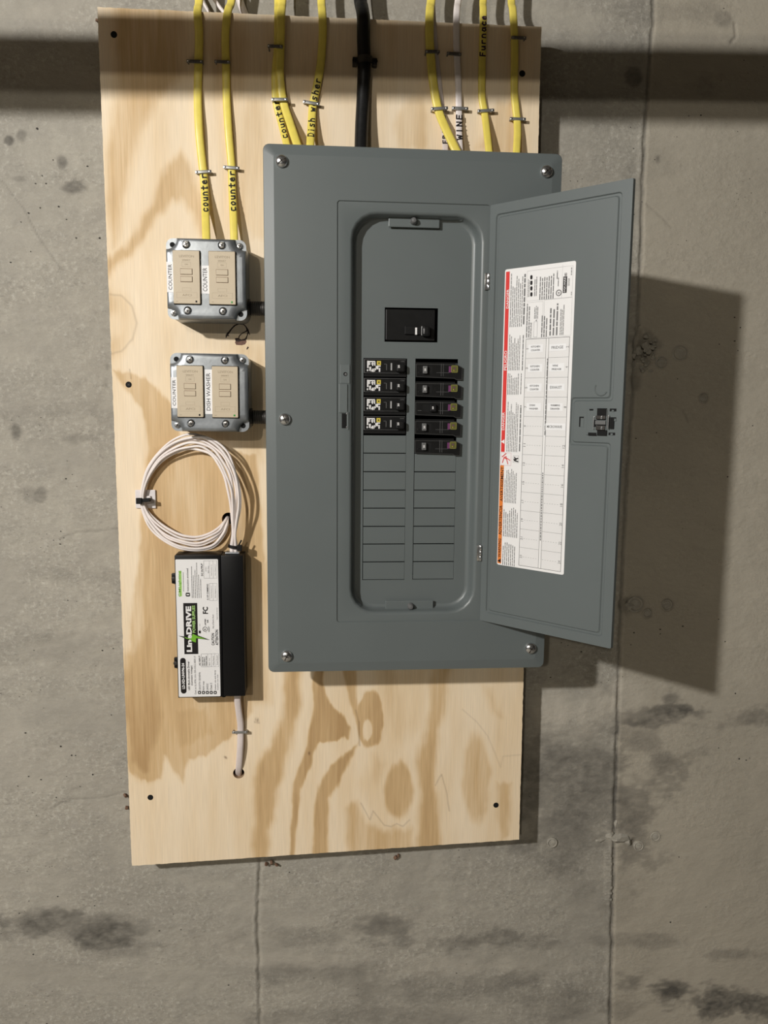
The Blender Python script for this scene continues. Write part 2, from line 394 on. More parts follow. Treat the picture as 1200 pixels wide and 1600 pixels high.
    for x, y, rx, ry, dep in [(965, 1308, 22, 13, .0015)]:
        q = sstep(1.2-np.hypot((PX-x)/rx, (PY-y)/ry)-br*.7); H -= q*dep*(.8+br*1.3); pale = np.maximum(pale, q*.35)
    for x, y, L in [(990, 1315, 8)]: 
        q = sstep(1.2-np.hypot((PX-x)/6, (PY-y)/7)); H += q*.004; stain_shade = np.maximum(stain_shade, q*.7)
    # ladder-like ribbed strip below the lump
    rb = sstep((PY-1320)/6)*sstep((1412-PY)/10)*sstep((PX-944)/2)*sstep((seam-1-PX)/2)
    H -= rb*.0008
    rb2 = sstep((PY-1410)/6)*sstep((1470-PY)/10)*sstep((PX-944)/2)*sstep((seam-1-PX)/2); stain_shade += rb2*.2
    for pts, wd, dp in [([(2, 281), (40, 330), (60, 370), (95, 420)], 1.2, .0006), ([(70, 1265), (100, 1252), (160, 1245), (195, 1236)], 1.4, .0007),
                        ([(92, 842), (120, 832), (185, 826)], 1.6, .0007), ([(1010, 320), (1035, 342), (1050, 358)], 1.3, .001), ([(1148, 38), (1149, 58), (1142, 68)], 1.6, .002), ([(1066, 643), (1074, 660)], 1.6, -.001)]:
        q = np.exp(-(segdist(PX+jx*.5, PY+jx*.5, pts)/wd)**2); H += q*dp; stain_shade += q*.3
    holes = [(53, 1016), (174, 1117), (40, 1145), (106, 938), (160, 1016), (177, 1013), (145, 1210), (104, 1213), (64, 1218), (45, 1213), (28, 1228), (51, 1238), (95, 1166), (112, 1180), (118, 1180), (125, 1229), (73, 1600), (57, 1274), (52, 1491), (45, 1408), (200, 1413), (357, 1539), (249, 1454), (271, 1428), (283, 1452), (72, 1565), (90, 1401), (148, 1415), (30, 1427),
             (95, 830), (94, 850), (103, 748), (17, 410), (45, 333), (63, 325), (33, 347), (137, 260), (56, 287), (72, 287), (83, 250), (92, 323), (104, 343), (156, 372), (58, 201), (119, 372), (66, 275), (1147, 496), (1156, 512), (1147, 533), (1152, 548), (1175, 665), (1136, 745), (1123, 538), (1024, 619), (1025, 676), (993, 685), (1058, 592),
             (1122, 967), (1132, 1002), (1148, 1083), (1122, 1168), (990, 988), (1031, 983), (1031, 990), (985, 1007), (860, 1058), (877, 1004), (908, 1018), (887, 1008), (1066, 978), (1154, 1185), (1165, 1187), (713, 1520), (452, 1363), (88, 1246), (1102, 1416), (1047, 1440), (1060, 1338), (990, 232), (985, 199), (1075, 182), (1094, 181), (1022, 250), (1130, 14)]
    for _ in range(70):
        cx_, cy_ = (random.uniform(0, 960) if random.random() < .8 else random.uniform(960, 1200)), random.uniform(-20, 1620)
        for _k in range(random.randint(2, 12)): holes.append((cx_+random.gauss(0, 26), cy_+random.gauss(0, 18), random.uniform(.22, .55)))
    cz0 = PY[:, PX.shape[1]//2]
    for hdat in holes:
        x, y = hdat[:2]; k = hdat[2] if len(hdat) > 2 else random.uniform(.6, 1.15)
        c = at(x, y, WY); ix = min(len(xs)-2, max(1, int(np.searchsorted(xs, c.x)))); iz = min(len(zs)-2, max(1, int(np.searchsorted(zs, c.z))))
        PITS.append((c.x, WY+float(H[iz-1:iz+2, ix-1:ix+2].min())-.0003, c.z, k))
    ny, nx = X.shape; V = np.stack([X, WY+H, Zc], -1).reshape(-1, 3)
    idx = np.arange(nx*ny).reshape(ny, nx); F = np.stack([idx[:-1, :-1], idx[:-1, 1:], idx[1:, 1:], idx[1:, :-1]], -1).reshape(-1, 4)
    me = bpy.data.meshes.new('wall_back'); me.vertices.add(len(V)); me.vertices.foreach_set('co', V.ravel())
    me.loops.add(F.size); me.loops.foreach_set('vertex_index', F.ravel().astype(np.int32)); me.polygons.add(len(F))
    me.polygons.foreach_set('loop_start', np.arange(0, F.size, 4, dtype=np.int32))
    me.polygons.foreach_set('use_smooth', np.ones(len(F), bool)); me.update(calc_edges=True)
    for nme, arr in (('stain_shade', np.clip(stain_shade, 0, 1)), ('pale', pale), ('smooth_side', right)):
        a = me.attributes.new(nme, 'FLOAT', 'POINT'); a.data.foreach_set('value', arr.ravel().astype(np.float32))
    me.materials.append(MATS['concrete_wall']); ob = bpy.data.objects.new('wall_back', me); COL.objects.link(ob)
    return tag(ob, 'bare poured concrete basement wall behind the plywood board', kind='structure')
wall = build_wall()
mb = MB()
for x, y, z, k in PITS:                          # air holes left in the cast face
    n = 7; a0 = random.random()*6; e = random.uniform(.55, 1)
    mb.add([(x+math.cos(a0+2*math.pi*i/n)*.0016*k*random.uniform(.6, 1.2), y, z+math.sin(a0+2*math.pi*i/n)*.0016*k*e*random.uniform(.7, 1.15)) for i in range(n)], [tuple(range(n))], 'pit_dark')
tag(mb.build('air_holes', wall), kind='stuff')
def lump(c, sx, sz, sy, seed, name, m='concrete_plain'):
    bm = bmesh.new(); bmesh.ops.create_icosphere(bm, subdivisions=4, radius=1); random.seed(seed); pl = [(Vector((random.gauss(0, 1), random.gauss(0, 1), random.gauss(0, 1))).normalized(), random.uniform(.5, .95)) for _ in range(26)]
    for v in bm.verts:
        d = v.co.normalized(); r = 1
        for nrm, h in pl:
            q = d.dot(nrm)
            if q > .05: r = min(r, h/q)
        v.co = Vector((d.x*sx*r, d.y*sy*r, d.z*sz*r))+Vector(c)
    m_ = MB(); bm.verts.index_update(); m_.add([v.co for v in bm.verts], [[v.index for v in f.verts] for f in bm.faces], m); bm.free(); return m_.build(name, wall)
lump(at(967, 1308, WY), .021, .0145, .014, 4, 'mortar_lump'); lump(at(979, 1313, WY), .010, .011, .010, 14, 'mortar_lump'); lump(at(953, 1303, WY), .010, .008, .009, 9, 'mortar_lump'); lump(at(938, 1312, WY), .012, .004, .005, 5, 'mortar_lump'); lump(at(962, 1288, WY), .004, .012, .004, 6, 'mortar_lump')
frag = []
for k in range(26):
    random.seed(100+k); frag.append((random.gauss(1004, 9), random.gauss(552, 21), random.uniform(.0018, .0062)))
for k in range(9): frag.append((random.gauss(1022, 5), random.gauss(543, 9), random.uniform(.0018, .005)))
for k, (x, y, r) in enumerate(frag): lump(at(x, y, WY-.0004), r, r*random.uniform(.6, 1.3), .0028, 200+k, 'broken_mortar')
lump(at(984, 946, WY), .010, .010, .006, 35, 'broken_mortar')
random.seed(21)
for i in range(9):
    c = at(950+random.uniform(-.8, .8), 1331+i*9.2, WY); mb = MB(); mb.box(c, (.0125, .0050, random.uniform(.0035, .0060)), 'concrete_plain', Matrix.Rotation(random.uniform(-.12, .12), 3, 'Y'), bev=.0012); mb.build('mortar_rib', wall)
# round tie-hole plugs standing in the concrete, pieces of the wall
for x, y, r in PLUGS:
    mb = MB(); c = at(x, y, WY-.0015); R = r*.0009
    mb.lathe(c, (0, -1, 0), [(R*1.25, -.003), (R*1.2, .0004), (R*1.02, .0012), (R*.86, -.0004), (R*.8, -.0006), (R*.72, .0004), (R*.3, .001), (0, .0008)], 'concrete_plain', 20)
    mb.build('tie_plug', wall, smooth=True)
def shell(name, c, sz, m, label):
    mb = MB(); mb.box(c, sz, m); return tag(mb.build(name), label, kind='structure')
shell('floor', (0, -2.4, FZ-.05), (4.8, 5.5, .1), 'concrete_plain', 'grey concrete basement floor below the wall')
ce = shell('ceiling', (0, -2.4, CZ+.26), (4.8, 5.5, .02), 'joist_wood', 'timber subfloor above the basement joists')
for i in range(9):
    mb = MB(); mb.box((-2.0+i*.5+.13, -2.4, CZ+.14), (.038, 5.0, .22), 'joist_wood', bev=.002); mb.build('joist', ce)

# ================================================================ PLYWOOD BOARD
PC = [(152, 11), (846, 42), (811, 1312), (206, 1353)]
PW = [at(x, y, D) for x, y in PC]
def ply_fig(PX, PY, X, Zc):
    j1 = fbm(X, Zc*.25, 160, 71, 3)*7; j2 = fbm(X, Zc, 28, 77, 3)*6
    QX = PX+j2; QY = PY+j1+j2
    fig = np.zeros_like(PX)
    S = [([(182, 0), (290, 0), (300, 120), (245, 150), (228, 200), (205, 265), (192, 320), (176, 385), (166, 330), (162, 240), (172, 190), (180, 150)], .50, 14),
         ([(300, 60), (420, 40), (540, 50), (540, 150), (420, 140), (330, 150)], .30, 30), ([(590, 30), (840, 50), (830, 110), (600, 150)], .22, 30),
         ([(282, 238), (296, 255), (312, 300), (324, 375), (312, 375), (298, 335), (283, 312), (268, 312), (245, 337), (222, 372), (205, 398), (168, 430), (166, 405), (190, 385), (205, 360), (218, 340), (235, 316), (252, 270)], .55, 9),
         ([(385, 150), (412, 150), (412, 370), (392, 375), (370, 330), (375, 230)], .35, 12), ([(636, 150), (662, 150), (664, 232), (622, 230), (612, 190)], .35, 8), ([(778, 160), (800, 160), (806, 240), (775, 238), (742, 232), (760, 190)], .42, 8),
         ([(400, 535), (412, 535), (412, 720), (330, 680), (395, 600)], .25, 12),
         ([(176, 576), (220, 586), (243, 602), (267, 632), (285, 690), (330, 700), (400, 710), (415, 870), (405, 1000), (395, 1110), (372, 1138), (360, 1152), (344, 1166), (319, 1178), (294, 1185), (286, 1224), (272, 1205), (259, 1184), (253, 1219), (234, 1221), (220, 1221), (199, 1202), (186, 1053), (200, 1040), (206, 965), (214, 885), (219, 808), (228, 740), (229, 700), (227, 660), (220, 637), (197, 613)], .52, 4),
         ([(186, 1060), (235, 940), (250, 1060), (260, 1120), (240, 1215), (222, 1215), (200, 1195)], .78, 16), ([(262, 1100), (330, 1100), (340, 1150), (272, 1180)], .66, 14),
         ([(232, 690), (262, 690), (240, 800), (236, 1000), (212, 1010), (222, 860)], .62, 9), ([(385, 880), (420, 880), (425, 1100), (390, 1100)], .40, 10),
         ([(446, 1030), (469, 1030), (468, 1095), (461, 1131), (454, 1164), (443, 1205), (435, 1232), (428, 1282), (418, 1298), (417, 1345), (395, 1345), (396, 1232), (404, 1191), (424, 1164), (437, 1122)], .72, 9),
         ([(491, 1030), (505, 1030), (507, 1074), (517, 1102), (538, 1121), (548, 1136), (545, 1153), (521, 1160), (501, 1162), (490, 1178), (481, 1208), (468, 1232), (464, 1274), (462, 1345), (455, 1345), (455, 1260), (458, 1219), (468, 1194), (479, 1164), (484, 1131), (491, 1095)], .74, 3),
         ([(561, 1162), (558, 1170), (544, 1202), (527, 1233), (515, 1250), (514, 1345), (490, 1345), (493, 1267), (498, 1233), (513, 1207), (541, 1179)], .72, 4),
         ([(534, 1035), (558, 1035), (556, 1090), (562, 1135), (557, 1128), (548, 1100)], .62, 3),
         ([(674, 1030), (704, 1030), (701, 1082), (695, 1114), (685, 1145), (680, 1182), (678, 1210), (680, 1238), (684, 1284), (689, 1345), (649, 1345), (657, 1238), (651, 1196), (662, 1150), (671, 1111)], .62, 9),
         ([(545, 1345), (542, 1262), (560, 1252), (575, 1285), (600, 1300), (645, 1292), (650, 1345)], .42, 8), ([(590, 1040), (675, 1040), (662, 1140), (610, 1160)], .22, 20),
         ([(776, 1221), (797, 1224), (794, 1300), (782, 1310), (776, 1280)], .34, 6), ([(752, 1070), (768, 1075), (782, 1118), (766, 1110)], .26, 8), ([(560, 1225), (585, 1180), (600, 1190), (580, 1260)], .22, 12)]
    for P, s, soft in S: fig = np.maximum(fig, s*sstep(polysd(QX, QY, P)/soft*.5+.5))
    for x, y, rx, ry, s, hx, hy in [(577, 1122, 23, 51, .64, 9, 20), (623, 1235, 27, 54, .55, 0, 0), (744, 1215, 27, 80, .45, 0, 0)]:
        q = np.hypot((QX-x)/rx, (QY-y)/ry); v = s*sstep((1-q)*(6 if hx else 3))
        if hx: v *= 1-.85*sstep((1-np.hypot((QX-574)/hx, (QY-1141)/hy))*3)
        fig = np.maximum(fig, v)
    fig = np.maximum(fig, .30*sstep(1.15-np.abs(np.hypot((QX-172)/36, (QY-506)/42)-.82)*1.6)*.8)
    ln = np.zeros_like(PX)
    for P, wd, s in [([(172, 460), (190, 462), (206, 478), (214, 505), (207, 530), (190, 549), (172, 553)], 1.6, .32),
                     ([(722, 1108), (745, 1128), (762, 1150), (773, 1176), (782, 1199), (786, 1182), (813, 1179)], 1, .22), ([(680, 1227), (686, 1216), (690, 1210), (698, 1238), (702, 1267)], 1, .4),
                     ([(564, 1255), (578, 1281), (583, 1267), (600, 1289), (612, 1292), (620, 1287), (629, 1291), (640, 1281)], 1, .35), ([(561, 1128), (562, 1165)], 1.3, .6), ([(556, 1110), (561, 1130)], 1.2, .4),
                     ([(203, 577), (205, 592)], .8, .6), ([(400, 1122), (398, 1129), (405, 1130), (403, 1122)], .9, .5), ([(402, 1124), (402, 1128)], 1, .8), ([(352, 1183), (353, 1184)], 1.6, .95), ([(483, 1176), (483, 1178)], 1.6, .95)]:
        ln = np.maximum(ln, s*np.exp(-(segdist(PX+j1*.12, PY+j1*.12, P)/wd)**2))
    q = np.hypot((PX-378)/28, (PY-545)/24); fig = np.maximum(fig, .28*sstep(1.3-q))
    return np.clip(fig, 0, 1), ln
def build_ply():
    # face as a fine grid between the four sawn corners, holes are left as real openings by the dark bores built over them
    nu, nv = 420, 840; u = np.linspace(0, 1, nu); v = np.linspace(0, 1, nv); U, V = np.meshgrid(u, v)
    P = np.array([list(p) for p in PW]); G = (P[0]*(1-U[..., None])+P[1]*U[..., None])*(1-V[..., None])+(P[3]*(1-U[..., None])+P[2]*U[..., None])*V[..., None]
    # slightly ragged sawn edges
    X, Zc = G[..., 0].copy(), G[..., 2].copy()
    PX, PY = proj(X, G[..., 1], Zc); fig, ln = ply_fig(PX, PY, X, Zc)
    rag = fbm(X, Zc, 150, 91, 3)*.0006
    X[:, 0] += rag[:, 0]; X[:, -1] += rag[:, -1]; Zc[0] += rag[0]; Zc[-1] += rag[-1]
    V3 = np.stack([X, G[..., 1], Zc], -1).reshape(-1, 3); idx = np.arange(nu*nv).reshape(nv, nu)
    F = np.stack([idx[:-1, :-1], idx[1:, :-1], idx[1:, 1:], idx[:-1, 1:]], -1).reshape(-1, 4)
    # drop the grid cells under the two cable holes
    cx, cz = V3[F].mean(1)[:, 0], V3[F].mean(1)[:, 2]; keep = np.ones(len(F), bool)
    for hx, hy, rr_ in CABLE_HOLES:
        c = at(hx, hy, D); keep &= np.hypot(cx-c.x, cz-c.z) > rr_
    for hx, hy, rr_ in CABLE_HOLES:              # snap the cut edge to a true circle
        c = at(hx, hy, D); e = np.intersect1d(F[keep].ravel(), F[~keep].ravel()); dx = V3[e, 0]-c.x; dz = V3[e, 2]-c.z; rd = np.hypot(dx, dz); m_ = rd < rr_*1.6
        V3[e[m_], 0] = c.x+dx[m_]/rd[m_]*rr_; V3[e[m_], 2] = c.z+dz[m_]/rd[m_]*rr_
    F = F[keep]
    rim = np.concatenate([idx[0], idx[1:, -1], idx[-1, ::-1][1:], idx[::-1, 0][1:-1]]); nb = len(V3)
    back = V3[rim].copy(); back[:, 1] += .0185; V4 = np.concatenate([V3, back]); k = len(rim)
    S = np.array([(rim[i], rim[(i+1) % k], nb+(i+1) % k, nb+i) for i in range(k)])
    me = bpy.data.meshes.new('board'); me.from_pydata(V4.tolist(), [], F.tolist()+S.tolist()+[list(range(nb, nb+k))])
    me.materials.append(MATS['pine_veneer']); me.materials.append(MATS['plywood_edge'])
    me.polygons.foreach_set('material_index', [0]*len(F)+[1]*(len(S)+1))
    for nme, arr in (('figure', fig), ('lines', ln)):
        a = me.attributes.new(nme, 'FLOAT', 'POINT'); a.data.foreach_set('value', np.concatenate([arr.ravel(), np.zeros(k)]).astype(np.float32))
    ob = bpy.data.objects.new('board', me); COL.objects.link(ob); return ob
CABLE_HOLES = [(373, 1208, .0085), (357, 811, .0095)]
ply = thing('plywood_board', (0, D, PW[3].z), 'large pine plywood backboard with wavy tan grain, screwed to the concrete wall', 'board')
ob = build_ply(); ob.parent = ply; ob.location = -ply.location
for hx, hy, rad in CABLE_HOLES:
    mb = MB(); c = at(hx, hy, D); n = 28
    lp = [[c+Vector((math.cos(t)*rad*k, dy, math.sin(t)*rad*k)) for t in (2*math.pi*i/n for i in range(n))] for k, dy in ((1.0, -.0001), (1.03, .0004), (1.0, .018))]
    mb.loft(lp, 'plywood_edge'); mb.loft([lp[2], [c+Vector((0, .018, 0))]*n], 'dark_cavity')
    mb.build('drilled_hole', ply, smooth=True)
for x, y in [(178, 54), (816, 115), (201, 601), (235, 1246), (775, 1258)]:
    mb = MB(); c = at(x, y, D); mb.lathe(c, (0, -1, 0), [(.0043, -.001), (.0043, .00012), (.0030, .00012), (.0001, .00012)], 'dark_cavity', 18)
    for a in ((.6, .6+math.pi/2) if x == 201 else ()):
        mb.box(c+Vector((0, -.0002, 0)), (.0042, .0004, .0007), 'dark_steel', Matrix.Rotation(a, 3, 'Y'))
    mb.build('screw', ply, smooth=True)
for a, b, wd in [((232, 40), (262, 1338), .038), ((780, 60), (760, 1300), .038), ((300, 1325), (760, 1296), .03), ((320, 700), (600, 700), .03)]:
    p, q = at(*a, D), at(*b, D); L = (q-p).length; ang = math.atan2((q-p).x, -(q-p).z)
    mb = MB(); mb.box(Vector(((p.x+q.x)/2, D+.0185+(WY-D-.0185)/2, (p.z+q.z)/2)), (wd, WY-D-.019, L), 'old_timber', Matrix.Rotation(ang, 3, 'Y').inverted(), bev=.001)
    mb.build('furring_strip', ply)
# dark loose knot beside the upper box
mb = MB(); PB = front(D)
def ribbon(pts, wds, m, h):
    for (p, q), (w0, w1) in zip(zip(pts[:-1], pts[1:]), zip(wds[:-1], wds[1:])):
        A, B = Vector(PB.px(*p)), Vector(PB.px(*q)); d = (B-A).normalized(); n = Vector((-d.y, d.x))
        mb.add([PB.pt(*(A+n*w0*.00044), h), PB.pt(*(A-n*w0*.00044), h), PB.pt(*(B-n*w1*.00044), h), PB.pt(*(B+n*w1*.00044), h)], [(0, 1, 2, 3)], m)
ribbon([(353, 528), (354.5, 523), (358, 519), (362, 513.5), (367, 508.5), (373, 506), (380, 506.5), (384, 510), (387, 516), (390.5, 523.5)], [1, 3.5, 2.6, 2, 2, 1.6, 1.4, 1.6, 3.2, .6], 'knot_bark', .00012)
ribbon([(372.5, 530), (374, 525), (378, 521), (384, 518), (387, 516)], [1.4, 1.6, 1.3, 1.6, 3], 'knot_bark', .00014)
ribbon([(384, 530), (386, 525), (388, 518)], [3, 1.4, 2], 'knot_bark', .00016); ribbon([(354, 523), (358, 525)], [2.4, 1], 'knot_bark', .00016)
def patch(pts, m, h): mb.add([PB.pt(*PB.px(*p), h) for p in pts], [tuple(t) for t in tessellate_polygon([[Vector((x, y, 0)) for x, y in pts]])], m)
patch([(367, 528.5), (372, 529), (377, 531), (383, 530), (385.5, 534), (383, 538), (378, 539.5), (369, 539), (367, 535), (368.5, 532)], 'knot_wood', .00010)
patch([(367, 528.5), (372, 528), (377, 530.5), (383, 529), (385, 532), (379, 532.5), (372, 534), (368, 533)], 'knot_bark', .00018)
ribbon([(385.5, 546), (388, 542)], [1.5, 2.6], 'knot_bark', .00012)
mb.build('knot', ply)
# splinters and mortar crumbs caught on the board's edges
for x, y, s, nm in [(196, 1243, 6, 'a'), (198, 1262, 5, 'b'), (424, 1348, 7, 'c'), (432, 1351, 5, 'd'), (416, 1350, 5, 'e'), (618, 1340, 6, 'f'), (622, 1337, 4, 'g'), (152, 32, 5, 'h')]:
    mb = MB(); c = at(x, y, WY-.004); R = Matrix.Rotation(random.random()*3, 3, (random.random(), 1, random.random()))
    mb.box(c, (s*.0009, .006, s*.0006), 'raw_brown', R, bev=.0008); mb.build('wood_splinter', ply)

# ================================================================ ELECTRICAL PANEL
F0 = front(0.); SEAT = .0015; DF = .0205; FD = front(DF)
panel = thing('electrical_panel', (0, D, -CH), 'grey enamelled steel breaker panel with its door swung open, mounted on plywood', 'electrical panel')
mb = MB(); NC = 5
def L3(ab, y): return [Vector((a, y, b)) for a, b in ab]
ol, orr, ot, obm = -HX, HX, HZT, HZB
OA = F0.px(549, 640)[0], F0.px(744, 640)[0]; OB = F0.px(640, 957)[1], F0.px(650, 334)[1]
loops = [L3(rr(-CW, CW, -CH, CH, .008, NC), .016), L3(rr(-CW, CW, -CH, CH, .008, NC), .0036), L3(rr(-CW+.0006, CW-.0006, -CH+.0006, CH-.0006, .008, NC), .0024),
         L3(rr(-CW+.0135, CW-.0135, -CH+.0135, CH-.0135, .004, NC), 0), L3(rr(-CW+.0155, CW-.0155, -CH+.0155, CH-.0155, .005, NC), 0)]
seat0 = L3(rr(ol-.0015, orr+.001, obm-.001, ot+.001, .004, NC), 0); seat1 = L3(rr(ol-.0003, orr+.0022, obm, ot, .003, NC), SEAT)
prof = [(0, SEAT), (.0012, SEAT+.0003), (.0032, SEAT+.0018), (.0042, SEAT+.0045), (.0052, DF-.003), (.0072, DF-.0006), (.010, DF)]
inner = [L3(rr(OA[0]-.003+k, OA[1]+.006-k*1.3, OB[0]-.003+k, OB[1]+.003-k, .036-k, NC), y) for k, y in prof]
mb.loft(loops[:3], 'grey_enamel'); mb.loft(loops[2:4], 'grey_enamel'); mb.loft([loops[3], seat0], 'grey_enamel'); mb.loft([seat0, seat1], 'grey_enamel'); mb.loft([seat1]+inner, 'grey_enamel')
cover = mb.build('cover', panel, smooth=True, autos=50)
mb = MB(); bi = .007
mb.loft([L3(rr(-CW+bi, CW-bi, -CH+bi, CH-bi, .004, 3), .012), L3(rr(-CW+bi, CW-bi, -CH+bi, CH-bi, .004, 3), D-.0002)], 'grey_enamel', False, True)
mb.build('enclosure', panel)
# dead front with real openings
mb = MB()
def abox(x0, y0, x1, y1, P=FD):
    a, b, wa, hb = P.box(x0, y0, x1, y1); return a-wa/2, a+wa/2, b-hb/2, b+hb/2
mA = abox(601, 481, 684, 534.5); lA = abox(567, 559.5, 635, 906); rA = abox(646, 561, 714, 906)
la1 = FD.px(635.5, 620)[0]; lA = (FD.px(567.6, 620)[0], la1, lA[2], FD.px(600, 559.8)[1]); rA = (FD.px(648.3, 620)[0], FD.px(714.5, 620)[0], lA[2], FD.px(680, 560.6)[1])
def rect_ccw(q): return [(q[0], q[2]), (q[1], q[2]), (q[1], q[3]), (q[0], q[3])]
out = rr(OA[0]-.001, OA[1]+.001, OB[0]+.002, OB[1]-.002, .03, 6)
mb.slab(FD, out, -.0016, 0, 'grey_enamel', [rect_ccw(q)[::-1] for q in (mA, lA, rA)])
mb.build('dead_front', panel)
mb = MB()
for q in (mA, lA, rA): mb.box(((q[0]+q[1])/2, DF+.036, (q[2]+q[3])/2), (q[1]-q[0]+.002, .001, q[3]-q[2]+.002), 'dark_cavity')
mb.build('interior_back', panel)
# filler plates
rows_y = [679.5, 708, 737, 765.7, 794, 822.4, 850, 878, 905.8]
for side, q, ys in ((0, lA, rows_y), (1, rA, rows_y[1:])):
    for i in range(len(ys)-1):
        z1 = FD.px(600, ys[i])[1]; z0 = FD.px(600, ys[i+1])[1]
        mb = MB(); R = Matrix.Rotation(random.uniform(-.004, .012), 3, 'X') @ Matrix.Rotation(random.uniform(-.012, .002), 3, 'Z')
        mb.box(((q[0]+q[1])/2+.0004, DF+.0015, (z0+z1)/2-.0002), (q[1]-q[0]-.0011, .0014, z1-z0-.0012), 'grey_enamel', R, bev=.0003)
        mb.build('filler_plate', panel)
# strip closing the bottom of the two slots
# main breaker
FM = front(DF-.003)
mb = MB(); a, b, wa, hb = (mA[0]+mA[1])/2, (mA[2]+mA[3])/2, mA[1]-mA[0], mA[3]-mA[2]
mb.box((a-.0012, DF+.0155, b), (wa-.005, .032, hb-.004), 'black_plastic', bev=.0012)
mb.box((a+.006, DF-.0022, b-hb*.16), (.030, .003, .011), 'matte_black', bev=.0008)
main = tag(mb.build('main_breaker', panel), 'large black main breaker alone above the two rows of small breakers')
mb = MB(); c = FM.pt(*FM.px(665, 518)); mb.box(c+Vector((0, -.003, 0)), (.0105, .010, .0135), 'matte_black', bev=.003); mb.build('switch_handle', main)
mb = MB(); mb.rect(FM, 648.5, 512, 651.5, 523, 'paper', .0012); mb.rect(FM, 658, 510, 659.5, 524, 'pale_ink', .0012)
P7 = front(DF-.0118); put_text(mb, P7, '125', (661, 513.5, 663.6, 520.5), 'pale_ink', .02); mb.build('rating_mark', main)
# small breakers, left column
def copy_part(src, parent, off):
    c = src.copy(); COL.objects.link(c); c.parent = parent; c.location = src.location+off
    for g in src.children: k = g.copy(); COL.objects.link(k); k.parent = c
    return c
FL = front(DF-.0012); ZL = Z(560, 555, 15.0)
def left_breaker():
    a, b, wa, hb = FL.box(568.6, 560.8, 634.6, 583.8)
    mb = MB(); mb.box((a, DF+.016, b), (wa, .034, hb), 'black_plastic', bev=.0008)
    mb.box((a-wa*.5+.0008, DF-.0013, b), (.0008, .0008, hb-.002), 'grey_plastic'); 
    mb.box((a, DF-.0012, b+hb/2-.0007), (wa-.001, .0004, .0004), 'grey_plastic'); mb.box((a, DF-.0012, b-hb/2+.0007), (wa-.001, .0004, .0004), 'grey_plastic')
    a2, b2, w2, h2 = FL.box(596, 561, 636, 583.5)
    mb.box((a, DF+.001, b-hb/2-.0024), (wa, .006, .0035), 'matte_black')
    o = mb.build('circuit_breaker', panel)
    mb = MB(); a3, b3, w3, h3 = FL.box(*ZL(880, 215, 1080, 400)); mb.box((a3, DF-.0052, b3), (w3, .009, h3), 'matte_black', bev=.0022); mb.build('switch_handle', o)
    mb = MB(); mb.rect(FL, *ZL(205, 130, 240, 300), 'paper'); mb.rect(FL, *ZL(240, 135, 395, 165), 'paper')
    for x0, y0, x1, y1 in [(245, 170, 275, 230), (320, 160, 350, 250), (372, 160, 400, 245), (300, 190, 322, 215), (200, 330, 230, 375), (255, 270, 300, 370), (285, 340, 325, 380), (325, 315, 365, 390), (375, 305, 415, 350), (405, 250, 440, 325), (440, 240, 470, 330), (478, 300, 512, 390), (375, 345, 390, 385), (470, 240, 520, 270), (350, 190, 375, 210)]:
        mb.rect(FL, *ZL(x0, y0, x1, y1), 'paper_tint')
    mb.rect(FL, *ZL(435, 135, 528, 232), 'yellow_sticker'); mb.rect(FL, *ZL(465, 170, 500, 200), 'ink', .0003)
    mb.rect(FL, *ZL(680, 200, 745, 350), 'dark_cavity'); mb.rect(FL, *ZL(755, 185, 790, 355), 'pale_ink', .0004)
    mb.rect(FL, *ZL(600, 205, 665, 212), 'grey_ink'); mb.rect(FL, *ZL(655, 205, 665, 350), 'grey_ink')
    put_text(mb, FL, 'ON', ZL(990, 135, 1080, 165), 'grey_plastic', up=False)
    P6 = front(DF-.0098); put_text(mb, P6, '20', (621.6, 570.4, 624.6, 575.2), 'paper', .03)
    mb.build('printed_marking', o); return o
lb = left_breaker(); zr = [FL.px(600, y)[1] for y in (572.3, 602, 631.8, 661.3)]
for i in (1, 2, 3): copy_part(lb, panel, Vector((0, 0, zr[i]-zr[0])))
